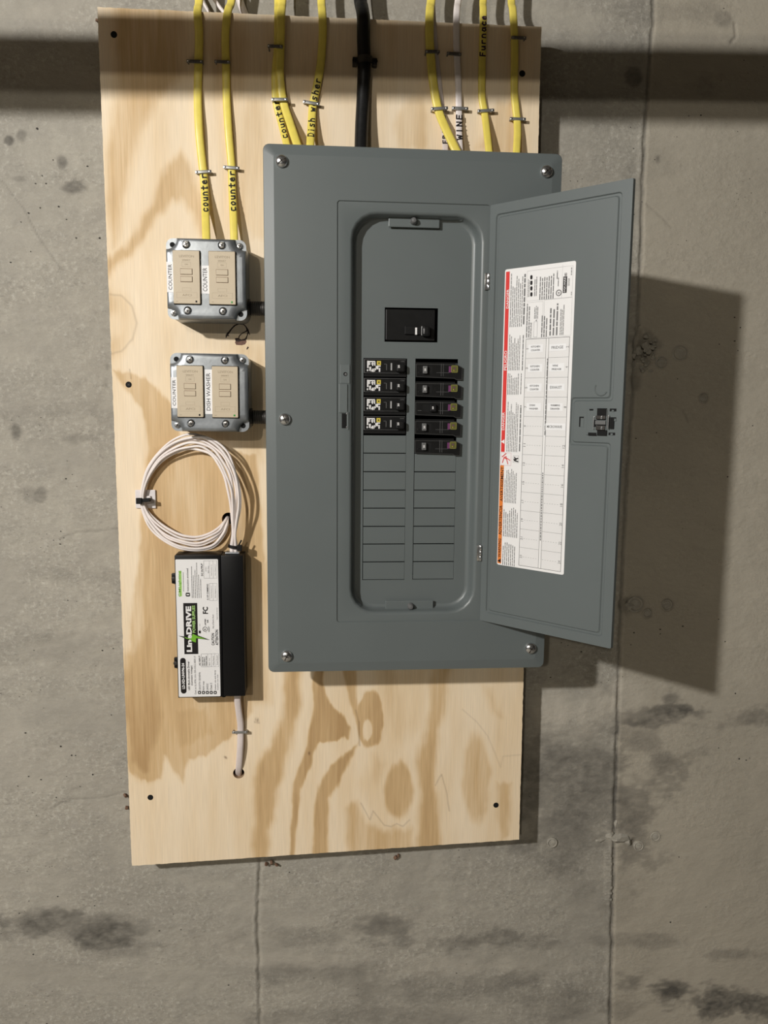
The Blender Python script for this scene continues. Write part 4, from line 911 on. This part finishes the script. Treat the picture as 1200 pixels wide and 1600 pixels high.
GL = {'c': [[(.9, .8), (.5, .95), (.15, .7), (.12, .3), (.45, .05), (.9, .25)]], 'C': [[(.9, .95), (.3, .95), (.15, .5), (.3, .05), (.95, .1)]],
      'o': [[(.5, .95), (.12, .6), (.2, .15), (.6, .05), (.88, .45), (.75, .85), (.5, .95)]], 'u': [[(.12, .9), (.15, .3), (.4, .05), (.75, .2), (.85, .9)], [(.85, .9), (.9, .05)]],
      'n': [[(.12, .05), (.15, .9)], [(.15, .65), (.45, .95), (.8, .75), (.85, .05)]], 't': [[(.5, 1.3), (.45, .05), (.75, .05)], [(.05, .85), (.95, .9)]],
      'e': [[(.15, .5), (.85, .55), (.6, .95), (.2, .75), (.15, .3), (.45, .05), (.9, .2)]], 'r': [[(.2, .9), (.2, .05)], [(.2, .6), (.5, .9), (.9, .85)]],
      'D': [[(.15, 0), (.1, 1.3), (.6, 1.25), (.95, .7), (.7, .1), (.15, 0)]], 'i': [[(.5, .8), (.5, .05)], [(.5, 1.15), (.5, 1.25)]],
      's': [[(.85, .9), (.3, .9), (.25, .6), (.75, .4), (.7, .08), (.1, .1)]], 'h': [[(.15, 1.35), (.15, .05)], [(.15, .6), (.5, .9), (.85, .6), (.85, .05)]],
      'w': [[(.05, .9), (.25, .05), (.5, .7), (.72, .05), (.95, .9)]], 'a': [[(.8, .85), (.3, .9), (.12, .4), (.4, .05), (.8, .3), (.82, .9)], [(.82, .9), (.92, .05)]],
      'F': [[(.15, 0), (.15, 1.3)], [(.15, 1.3), (.9, 1.3)], [(.15, .7), (.75, .7)]], 'R': [[(.15, 0), (.15, 1.3), (.75, 1.2), (.8, .85), (.2, .65), (.9, 0)]], 'I': [[(.5, 0), (.5, 1.3)]],
      'G': [[(.9, 1.2), (.3, 1.2), (.12, .6), (.4, .02), (.9, .2), (.9, .6), (.55, .6)]], 'W': [[(.03, 1.3), (.25, .02), (.5, .95), (.75, .02), (.97, 1.3)]], 'N': [[(.12, 0), (.12, 1.3), (.85, 0), (.85, 1.3)]],
      'E': [[(.9, 0), (.15, 0), (.15, 1.3), (.9, 1.3)], [(.15, .68), (.8, .68)]], 'f': [[(.8, 1.3), (.45, 1.2), (.45, 0)], [(.1, .8), (.85, .8)]]}
def handwriting(mb, pts, s, start, end, wd, th, m='ink', size=.72, cap=1.3, tk=.0016):
    """marker letters climbing along a cable centre line from arclength start to end (photo rows given by caller)"""
    L = [0]
    for p, q in zip(pts[:-1], pts[1:]): L.append(L[-1]+(q-p).length)
    def along(d):
        for i in range(len(L)-1):
            if L[i+1] >= d: t = (d-L[i])/(L[i+1]-L[i]); return pts[i].lerp(pts[i+1], t), (pts[i+1]-pts[i]).normalized()
        return pts[-1], (pts[-1]-pts[-2]).normalized()
    n = len(s); adv = (end-start)/n
    for k, ch in enumerate(s):
        if ch == ' ': continue
        for st in GL[ch]:
            P = []
            for x, y in st:
                c, T = along(start+(k+.1+x*.72)*adv); W = T.cross(Vector((0, 1, 0))).normalized()
                if W.x > 0: W = -W                      # letters' tops towards the left
                off = (y/cap-.5)*wd*size; yy = th/2
                P.append((c+W*off+Vector((0, -yy-.0003, 0))))
            for A, B in zip(P[:-1], P[1:]):
                d = (B-A); 
                if d.length < 1e-6: continue
                d.normalize(); nn = d.cross(Vector((0, 1, 0)))*tk/2; A2, B2 = A-d*tk*.3, B+d*tk*.3
                mb.add([A2+nn, A2-nn, B2-nn, B2+nn], [(0, 1, 2, 3)], m)
def cable(pix, label, m, wpx, thick=.0052, writing=None, top=None, ink='ink', name='cable', cat='cable', round_=False, prints=None, group=None, size=.72, tk=.0016):
    if name == 'cable':                      # cables stand off the board where they turn into the cabinet knockouts
        pix = [(x, y, h+(.011*min(1, max(0, (y-172)/55))**1.3 if x > 420 and h > 0 else 0)) for x, y, h in pix]
    P = [at(x, y, D-h) for x, y, h in pix]
    if top is None and pix[0][1] <= 0:
        p = P[0]; d = (P[0]-P[1]); d = d/max(d.z, .005)
        up = [Vector((p.x+d.x*.06*.6, p.y-.0, p.z+.06)), Vector((p.x+d.x*.05, p.y+.0, p.z+.2)), Vector((p.x+d.x*.05, p.y, CZ+.06))]
        P = up[::-1]+P
    pts = crom(P, 7)
    wid = wpx*.00088; o = Vector((P[-1].x, D, P[-1].z))
    t = thing(name, o, label, cat, group)
    mb = MB(); tube(mb, pts, wid, wid if round_ else thick, m, 14, 1 if round_ else .8); mb.build('sheath', t, smooth=True)
    if writing:
        s, y0, y1, xx = writing; rp = pts[::-1]; L = [0]
        for p, q in zip(rp[:-1], rp[1:]): L.append(L[-1]+(q-p).length)
        zz = [p.z for p in rp]; 
        def arc(y): 
            z = at(xx, y, D-.004).z
            for i in range(len(rp)-1):
                if zz[i] <= z <= zz[i+1]: return L[i]+(L[i+1]-L[i])*(z-zz[i])/(zz[i+1]-zz[i])
            return 0
        mb = MB(); handwriting(mb, rp, s, arc(y0), arc(y1), wid, wid if round_ else thick, ink, size, tk=tk); mb.build('handwriting', t)
    return t, pts, wid
H = .0032
Q = lambda *pts: list(pts)
cable(Q((311, -2, -.012), (309, 14, -.001), (309, 28, .0045), (311, 55, H), (310, 100, H), (309, 150, H), (311, 205, H+.003), (316, 255, H), (318, 271, H), (320, 300, .007), (321.5, 345, .020), (322.5, 374, .027), (323, 385, .028)),
      'yellow cable handwritten counter, leftmost one, entering the upper steel box', 'yellow_pvc', 12.5, writing=('counter', 336, 271, 320), tk=.0018)
cable(Q((362, -2, -.012), (357, 14, -.001), (354, 30, .0045), (352, 60, H), (353, 100, H), (354, 150, H), (357, 205, H+.002), (361, 250, H), (362, 264, H), (363, 300, .006), (365, 345, .015), (366, 376, .020), (366, 386, .021)),
      'yellow cable handwritten counter, second from left, entering the upper steel box', 'yellow_pvc', 12, writing=('Counter', 334, 266, 363), tk=.0018)
cable(Q((434, -2, -.012), (434, 14, -.001), (434, 30, .0045), (433, 80, H), (429.5, 120, H), (431.5, 160, H), (439, 190, H), (447, 222, .006), (452, 240, .008), (454, 250, .010)),
      'yellow cable handwritten counter, partly hidden under a second yellow cable', 'yellow_pvc', 11, writing=('Counter', 222, 155, 440), tk=.0016)
cable(Q((441, -2, -.008), (440, 14, .003), (439, 30, .009), (438, 80, .0075), (437.5, 120, .0075), (443, 160, .0065), (453, 192, .011), (463, 222, .016), (469, 240, .018), (472, 250, .018)),
      'unlettered yellow cable lying over the third one from the left', 'yellow_pvc', 12.5)
cable(Q((502, -2, -.012), (503, 14, -.001), (504, 30, .0045), (504, 60, H), (501, 100, H), (495, 135, H+.001), (489, 165, H), (486.5, 200, .006), (485, 224, .009), (484, 250, .011)),
      'yellow cable handwritten Dish washer above the panel corner', 'yellow_pvc', 12.5, writing=('Dish washer', 220, 122, 488), tk=.0016)
cable(Q((563, -2, -.010), (566, 14, .002), (568, 30, .010), (568, 60, .010), (569, 100, .010), (567.5, 150, .010), (565, 200, .011), (564, 240, .012), (564, 252, .012)),
      'thick round black cable entering the panel top centre', 'black_pvc', 20.5, round_=True)
cable(Q((674, -2, -.012), (672, 14, -.001), (671, 34, .0055), (671, 60, .006), (673, 88, .0065), (677, 130, .0065), (685, 172, .0065), (696, 200, .010), (711, 232, .013), (722, 252, .014)),
      'yellow cable slanting right across a hidden white one', 'yellow_pvc', 13.5)
cable(Q((676, -2, -.018), (676, 14, -.008), (677, 34, .0005), (679, 60, .001), (681, 88, .0012), (686, 130, .0012), (690, 172, .0012), (694, 200, .0015), (696, 236, .004), (696, 252, .006)),
      'white cable handwritten FRIDGE, mostly hidden behind the slanting yellow cable', 'pinkish_pvc', 9, .0024, writing=('FRIDGE', 229, 178, 694), size=.8, tk=.0016)
cable(Q((716, -2, -.012), (714, 14, -.001), (713, 36, .0045), (713, 60, H), (714, 90, H), (716, 130, H), (717, 173, H), (717, 200, H), (718.5, 236, .006), (719, 252, .008)),
      'white cable handwritten WINE between two yellow cables', 'white_pvc', 10.5, writing=('WINE', 224, 178, 717), size=.8, tk=.0018)
cable(Q((755, -2, -.012), (755, 14, -.001), (755, 38, .0045), (754, 70, H), (753, 110, H), (753, 150, H), (757, 176, H), (760, 200, .006), (764, 236, .010), (766, 252, .011)),
      'yellow cable with faint dark handwriting near the board top edge', 'yellow_pvc', 11.5, writing=('Furnace', 90, 24, 755), ink='purple_ink', tk=.0018)
cable(Q((799, -2, -.012), (801, 14, -.001), (803, 40, .0045), (804, 63, H), (804, 100, H), (803.5, 140, H), (806, 170, H+.001), (808, 189, H), (808.5, 210, H), (807, 240, .006), (807, 252, .007)),
      'rightmost yellow cable near the plywood board edge', 'yellow_pvc', 12)
# white wires running down behind the board
for (x0, x1, x2, wpx, lab) in ((303, 320, 336, 5, 'thin white wire left of its pair slipping behind the board top edge'), (321, 341, 362, 5.5, 'thin white wire between the two left yellow cables, behind the board'), (366, 377, 388, 11, 'wider white cable slipping behind the board right of the second yellow cable')):
    P = [Vector((at(x0, -30, WY-.012).x-.05, WY-.012, CZ+.05)), at(x0-22, -90, WY-.013), at(x0+2, -22, WY-.013), at(x1, 8, WY-.013), at(x2, 36, WY-.012), at(x2+10, 70, WY-.012)]
    t = thing('wire', at(x1, 8, WY-.012), lab, 'wire'); mb = MB(); tube(mb, crom(P, 6), wpx*.0009, wpx*.0009*.8, 'white_pvc', 10); mb.build('sheath', t, smooth=True)

# ---- staples
def staple(x, y, wpx, label, tilt=0, dark=False, hh=.0068):
    c = at(x, y, D); L = wpx*.00088; t = thing('cable_staple', c, label, 'staple'); R = Matrix.Rotation(math.radians(tilt), 3, 'Y')
    mb = MB(); m = 'shaded_staple_steel' if dark else 'staple_steel'  # staples inside the shadow band take the darkened steel
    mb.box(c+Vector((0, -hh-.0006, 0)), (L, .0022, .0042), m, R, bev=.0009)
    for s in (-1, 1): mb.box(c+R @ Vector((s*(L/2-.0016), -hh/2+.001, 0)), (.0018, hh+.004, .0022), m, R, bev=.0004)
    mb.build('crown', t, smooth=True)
    mb = MB()
    for s in (-1, 1): mb.lathe(c+R @ Vector((s*(L/2-.0024), -hh-.0014, 0)), (0, -1, 0), [(.0015, 0), (.0015, .0006), (.0008, .0009)], 'zinc', 10)
    mb.build('nail_head', t, smooth=True)
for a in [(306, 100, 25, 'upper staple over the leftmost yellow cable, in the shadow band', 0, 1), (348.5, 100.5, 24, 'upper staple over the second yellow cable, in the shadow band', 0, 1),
          (319, 271, 25, 'tilted lower staple over the leftmost yellow cable', -5), (362.5, 264.5, 25, 'lower staple over the second yellow cable, above its lettering', 3),
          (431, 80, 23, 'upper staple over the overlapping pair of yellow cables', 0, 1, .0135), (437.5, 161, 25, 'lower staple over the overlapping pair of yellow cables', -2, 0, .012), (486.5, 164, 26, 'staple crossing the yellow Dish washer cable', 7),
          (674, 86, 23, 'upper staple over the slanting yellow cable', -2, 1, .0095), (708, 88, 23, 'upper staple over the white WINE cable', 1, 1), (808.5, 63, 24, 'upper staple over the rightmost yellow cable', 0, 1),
          (685, 174, 27, 'lower staple over the slanting yellow cable', -5, 0, .010), (717.5, 172.5, 26, 'lower staple over the white WINE cable', 0), (757.5, 176, 27, 'staple over the yellow cable between white and rightmost cables', -5), (807, 189, 26, 'lower staple over the rightmost yellow cable', 0),
          (375.5, 1141, 26, 'lone staple over the short cord below the black power supply', 0)]: staple(*a)
c = at(569.5, 101, D); t = thing('cable_strap', c, 'black two-nail strap over the thick black cable', 'strap'); mb = MB()
lp = []
for i in range(13):
    a = math.pi*i/12; lp.append([c+Vector((-math.cos(a)*.0105, -.010-math.sin(a)*.0105, s*.0045)) for s in (-1, 1)])
mb.loft([[p[0] for p in lp], [p[1] for p in lp]], 'dark_steel', closed=False); mb.loft([[p[0]+Vector((0, -.0014, 0)) for p in lp], [p[1]+Vector((0, -.0014, 0)) for p in lp]], 'dark_steel', closed=False)
for s in (-1, 1): mb.box(c+Vector((s*.0135, -.006, 0)), (.0065, .012, .009), 'dark_steel', bev=.001)
mb.build('strap_band', t, smooth=True)
for s in (-1, 1): mb = MB(); mb.lathe(c+Vector((s*.0142, -.012, 0)), (0, -1, 0), [(.003, 0), (.003, .001), (.002, .0016)], 'matte_black', 12); mb.build('nail_head', t)

# ================================================================ POWER SUPPLY
YD = D-.0345; PD = front(YD)
q = [PD.px(*p) for p in ((272.5, 868.5), (381, 867), (382.5, 1088), (278, 1091))]
dl, dr, dtp, db = (q[0][0]+q[3][0])/2, (q[1][0]+q[2][0])/2, (q[0][1]+q[1][1])/2, (q[2][1]+q[3][1])/2
drv = thing('power_supply', ((dl+dr)/2, D, db), 'black steel lighting power supply with a white and green label', 'power supply')
mb = MB(); k = PD.px(346.5, 980)[0]
mb.box(((dl+k)/2, (YD+D)/2, (dtp+db)/2), (k-dl-.0002, D-YD-.0004, dtp-db), 'black_steel', bev=.0009)
mb.build('housing', drv, smooth=True)
mb = MB(); mb.box(((dr+k)/2, (YD+D)/2+.0004, (dtp+db)/2), (dr-k-.0004, D-YD-.001, dtp-db-.001), 'black_steel', bev=.0012); mb.build('wiring_cover', drv, smooth=True)
for x0, y0, x1, y1 in ((268, 895.5, 277, 912), (272, 1027, 279, 1044)):
    PT = front(D-.004); a, b, wa, hb = PT.box(x0, y0, x1, y1); mb = MB(); mb.box((a+.003, D-.003, b), (wa+.006, .005, hb), 'black_steel', bev=.002)
    mb.lathe((a-.0008, D-.0055, b), (0, -1, 0), [(.0032, 0), (.0030, .0016), (0, .0022)], 'dark_steel', 12); mb.build('mounting_tab', drv, smooth=True)
c = PD.px(349, 1091); mb = MB(); mb.lathe((c[0], YD+.006, db), (0, 0, -1), [(.003, 0), (.003, .0015), (0, .002)], 'black_steel', 12); mb.build('cover_screw', drv, smooth=True)
mb = MB(); A = Z(268, 860, 13.33); B = Z(268, 970, 12.8); G5 = Z(250, 850, 5.925)
a, b, wa, hb = PD.box(275, 873.5, 344.5, 1088.5)
tl, bl_ = PD.px(274.2, 874), PD.px(279.3, 1089); tr = PD.px(341, 873); brr = PD.px(344.2, 1087)
a0, a1 = (tl[0]+bl_[0])/2, (tr[0]+brr[0])/2
mb.slab(PD, rr(a0, a1, bl_[1], tl[1], .0012, 3), .0001, .0004, 'paper')
PL = Plane(PD.pt(0, 0, .0004), (1, 0, 0), (0, 0, 1), (0, -1, 0))
def lt_(s, box, m='ink', bold=0.): put_text(mb, PL, s, box, m, bold, True, .0004)
mb.rect(PL, *A(160, 425, 212, 955), 'light_green_ink', .0001); 
lt_('GMLighting', A(140, 425, 205, 965), 'green_ink', .01); greek(mb, PL, A(238, 440, 255, 855), 1, 'grey_ink', .0003, .95, .5)
a, b, wa, hb = PL.box(*A(295, 880, 385, 960)); mb.slab(PL, rr(a-wa/2, a+wa/2, b-hb/2, b+hb/2, .0014, 3), .0001, .0002, 'ink'); mb.rect(PL, *A(315, 908, 368, 932), 'paper', .0003)
lt_('Instruction enclosed', A(315, 375, 352, 850), 'grey_ink', .01)
for x, y0, y1 in ((425, 330, 990), (460, 520, 990), (495, 385, 990), (530, 240, 990), (570, 485, 990), (612, 580, 990)): greek(mb, PL, A(x-14, y0, x+10, y1), 1, 'grey_ink', .0003, .95, .42)
lt_('DC OUTPUT', A(615, 268, 655, 530), 'ink', .02)
for q_ in (A(672, 215, 945, 580), A(790, 685, 950, 1045), A(672, 215, 790, 580), A(672, 215, 868, 580), A(790, 685, 868, 1045), B(595, 660, 945, 920), B(595, 660, 725, 920), B(595, 660, 800, 920), B(595, 660, 870, 920)): frame_rect(mb, PL, q_, .0002, 'grey_ink', .0002)
for s_, q_ in (('24VDC', A(705, 340, 725, 440)), ('96W Max', A(755, 320, 778, 475)), ('Red Positive (+)', A(820, 295, 842, 520)), ('Blue Negative (-)', A(900, 285, 920, 520)), ('Purple Positive (+)', A(822, 740, 845, 985)), ('Pink Negative (-)', A(902, 745, 925, 980)), ('Risk of Electric Shock', A(850, 1330, 880, 1620)), ('Risque de choc electrique', A(935, 1190, 962, 1440))):
    lt_(s_, q_, 'grey_ink')
lt_('0-10V DIMMING', A(735, 700, 768, 1030), 'ink', .01); lt_('FC', A(650, 1175, 760, 1320), 'ink', .03)
mb.rect(PL, 287.2, 942.2, 309, 1022, 'ink', .0001)
lt_('LineDRIVE', (291, 947, 299.6, 1018.6), 'paper', .045); lt_('POWER SUPPLIES', (300.4, 946, 305.2, 988.5), 'light_green_ink', .02)
def poly(pts, m, h): mb.add([PL.pt(*PL.px(268+x/12.8, 970+y/12.8), h) for x, y in pts], [tuple(t) for t in tessellate_polygon([[Vector((x, y, 0)) for x, y in pts]])], m)
poly([(132, 298), (260, 312), (330, 345), (400, 350), (415, 245), (530, 290), (770, 382), (500, 352), (495, 445), (400, 412), (395, 375), (310, 365), (220, 330)], 'ink', .0004)
poly([(250, 318), (330, 345), (395, 352), (425, 255), (520, 305), (690, 362), (492, 345), (488, 432), (405, 402), (398, 372), (300, 355)], 'green_ink', .0005)
ca, cb = PL.px(320.5, 983); 
rg = [(ca+.0036*math.cos(t*math.pi/10), cb+.0036*math.sin(t*math.pi/10)) for t in range(20)]; mb.slab(PL, rg, .0001, .0002, 'ink', [[(ca+(a-ca)*.8, cb+(b-cb)*.8) for a, b in rg][::-1]])
lt_('UL', B(650, 150, 682, 190), 'ink', .04); lt_('E482097', B(735, 105, 760, 220), 'grey_ink', .02); lt_('US', B(680, 228, 700, 240)); mb.rect(PL, *B(545, 195, 585, 250), 'ink', .0003); lt_('5, 1, 901', B(558, 60, 575, 180), 'grey_ink'); lt_('LISTED', A(690, 1425, 715, 1560), 'ink', .03); lt_('KIR', A(740, 1440, 765, 1505), 'ink', .03)
lt_('CAUTION', B(800, 245, 855, 490), 'ink', .02); lt_('ATTENTION', B(878, 178, 935, 485), 'ink', .02)
a, b, wa, hb = PL.box(*B(180, 742, 292, 1455)); mb.slab(PL, rr(a-wa/2, a+wa/2, b-hb/2, b+hb/2, wa*.48, 5), .0001, .0002, 'ink'); lt_('LD-XD-UNV96-24', B(208, 845, 265, 1360), 'paper', .035)
lt_('LED Multi-dimmable Driver', B(325, 805, 362, 1385), 'ink', .012); lt_('(Constant Voltage)', B(385, 895, 425, 1290), 'ink', .01); lt_('Conf. to UL 8750, UL4, CSA C22.2 #250.13', B(455, 705, 492, 1470), 'grey_ink', .01)
lt_('AC INPUT', B(545, 695, 578, 895), 'ink', .02); lt_('120/277V 50/60Hz', B(545, 1025, 580, 1390), 'grey_ink', .01); lt_('96W max', B(622, 1205, 655, 1390), 'grey_ink', .01); lt_('24VDC', B(698, 1250, 735, 1385), 'grey_ink', .01); lt_('Class 2', B(772, 1240, 808, 1385), 'grey_ink', .01)
lt_('Indoor, dry and damp', B(860, 985, 892, 1380), 'grey_ink', .01); lt_('location use only.', B(912, 1065, 938, 1380), 'grey_ink', .01)
greek(mb, PL, B(605, 690, 715, 900), 3, 'grey_ink', .0003, .8, .45); lt_('Black  Line', B(745, 745, 768, 890), 'grey_ink'); lt_('White Neutral', B(825, 705, 848, 890), 'grey_ink'); lt_('Green Ground', B(898, 690, 922, 885), 'grey_ink')
for x in (560, 640, 718, 795, 875): a, b, wa, hb = PL.box(*B(x-32, 1402, x+30, 1465)); mb.slab(PL, rr(a-wa/2, a+wa/2, b-hb/2, b+hb/2, wa*.3, 3), .0001, .0002, 'ink'); mb.quad(PL, a, b, wa*.4, hb*.4, 'paper', .0003)
tag(mb.build('product_label', drv), 'white printed label with green lettering and a green lightning bolt')
# output knockout fitting on top
mb = MB(); mb.box(PD.pt(PD.px(362, 866)[0], dtp+.0012, -.016), (.020, .016, .0025), 'galvanised', bev=.0008); mb.build('cable_clamp', drv)

# supply cord below
cable(Q((371, 1085, .012), (371.2, 1094, .011), (373, 1110, .008), (375.5, 1128, .005), (376, 1141, .004), (375.5, 1165, .006), (374, 1190, .003), (373, 1202, -.002), (372.5, 1210, -.012)),
      'short pale cord from the black power supply into a drilled hole', 'pinkish_pvc', 11.5, .007, name='supply_cord', cat='cord', top=1)

# ---- coiled white output wires
coil = thing('wire_coil', at(300, 770, D), 'coil of thin white wires looping above the black power supply', 'wire coil')
def coil_strand(i, K):
    """one strand: up from the tie at the supply, over the top, down the left, round the bottom and into the drilled hole"""
    u = K  # radius offset in px, + outward
    base = [(366, 868, .017), (365.5, 854, .018), (366, 835, .022), (367, 815, .026), (368, 790, .029), (366, 765, .030), (360, 740, .029), (349, 716, .027), (334, 700, .024), (315, 691, .021), (295, 690, .018), (272, 698, .015), (250, 714, .011), (234, 735, .009), (225, 758, .008), (222, 780, .008), (227, 800, .009), (240, 820, .011), (258, 836, .014), (282, 847, .016), (308, 850.5, .016), (330, 845, .014), (345, 833, .011), (352, 820, .007), (355, 812, .000), (356, 808, -.010)]
    wgt = [0, 0, .3, .6, .9, 1.0, 1.1, 1.2, 1.25, 1.3, 1.25, 1.1, .8, .5, .3, .22, .45, .8, 1.1, 1.25, 1.3, 1.15, .9, .5, .2, .1]
    cx, cy = 300, 771; P = []
    for (x, y, h), w8 in zip(base, wgt):
        dx, dy = x-cx, y-cy; n = math.hypot(dx, dy); k = u*w8
        jx = random.uniform(-1, 1)*1.3*w8; P.append(at(x+dx/n*(k+jx)+(i-2.5)*(1.8 if w8 < .35 and y > 840 else .0), y+dy/n*(k+jx), D-h-.0022*((i*2) % 3)*(.5+w8*.4)))
    if i == 0: pass
    mb = MB(); tube(mb, crom(P, 6),   .0033 if i % 2 else .0037, .0030, 'white_pvc', 10)
    mb.build('wire', coil, smooth=True)
    return P
for i, K in enumerate((-9.5, -6.0, -2.0, 1.5, 5.0, 8.0)): coil_strand(i, K)
# adhesive mount and ties
c = at(228, 779.5, D); t = thing('cable_tie_mount', c, 'square white adhesive mount under the left side of the wire coil', 'cable mount')
mb = MB(); mb.box(c+Vector((0, -.0016, 0)), (.0285, .003, .0265), 'mount_plastic', bev=.001); mb.build('base_pad', t)
mb = MB(); mb.box(c+Vector((.001, -.0045, 0)), (.014, .004, .010), 'mount_plastic', bev=.0015); mb.build('tie_saddle', t)
c2 = at(225, 781, D-.010); t = thing('cable_tie', c2, 'black cable tie cinching the coil to the white mount', 'cable tie')
def ring_band(mb, c, ax, rx, ry, wd, th, m, n=20):
    lo = []
    for k in range(n):
        a = 2*math.pi*k/n; d = Vector((math.cos(a)*rx, math.sin(a)*ry, 0)); d2 = Vector((math.cos(a)*(rx+th), math.sin(a)*(ry+th), 0))
        lo.append([c+ax @ (d+Vector((0, 0, -wd/2))), c+ax @ (d2+Vector((0, 0, -wd/2))), c+ax @ (d2+Vector((0, 0, wd/2))), c+ax @ (d+Vector((0, 0, wd/2)))])
    lo.append(lo[0]); mb.loft(lo, m)
mb = MB(); ring_band(mb, c2, Matrix.Identity(3), .0085, .0065, .0042, .0013, 'matte_black'); mb.build('tie_strap', t)
mb = MB(); mb.box(c2+Vector((-.0050, -.0080, -.0006)), (.0082, .0045, .0085), 'matte_black', bev=.0008); mb.box(c2+Vector((.0045, -.0078, .0006)), (.0105, .0025, .0052), 'matte_black', Matrix.Rotation(-.1, 3, 'Y'), bev=.0006); mb.build('tie_head', t)
c3 = at(366.5, 854, D-.020); t = thing('cable_tie', c3, 'black cable tie bundling the white wires on top of the power supply', 'cable tie')
mb = MB(); ring_band(mb, c3, Matrix.Rotation(.12, 3, 'Y'), .0080, .0055, .0042, .0013, 'matte_black'); mb.build('tie_strap', t)
mb = MB(); mb.box(c3+Vector((.0075, -.0050, -.001)), (.0070, .0050, .0085), 'matte_black', bev=.0008); mb.box(c3+Vector((.0085, -.0040, .0065)), (.0022, .0015, .008), 'matte_black', Matrix.Rotation(.5, 3, 'Y'), bev=.0004); mb.build('tie_head', t)

# ================================================================ OVERHEAD DRAIN PIPE (above the view; its shadow crosses the board)
PY0 = -.25
def pz(x): return .5545+.024*x
t = thing('drain_pipe', (0, PY0, pz(0)), 'long dark horizontal drain pipe hung below the joists in front of the board', 'pipe')
mb = MB(); ax = Vector((1, 0, .024)).normalized()
mb.lathe(Vector((-2.3, PY0, pz(-2.3))), ax, [(.034, 0), (.042, 0), (.042, 4.6), (.034, 4.6)], 'drain_pipe_plastic', 36); mb.build('pipe_run', t, smooth=True)
for x in (-1.95, 1.6):
    mb = MB(); ring_band(mb, Vector((x, PY0, pz(x))), Matrix.Rotation(math.pi/2, 3, 'Y'), .0425, .0425, .02, .0015, 'zinc', 28); mb.box((x, PY0, (pz(x)+.043+CZ+.05)/2), (.02, .0015, CZ+.05-pz(x)-.043), 'zinc'); mb.build('hanger_strap', t)
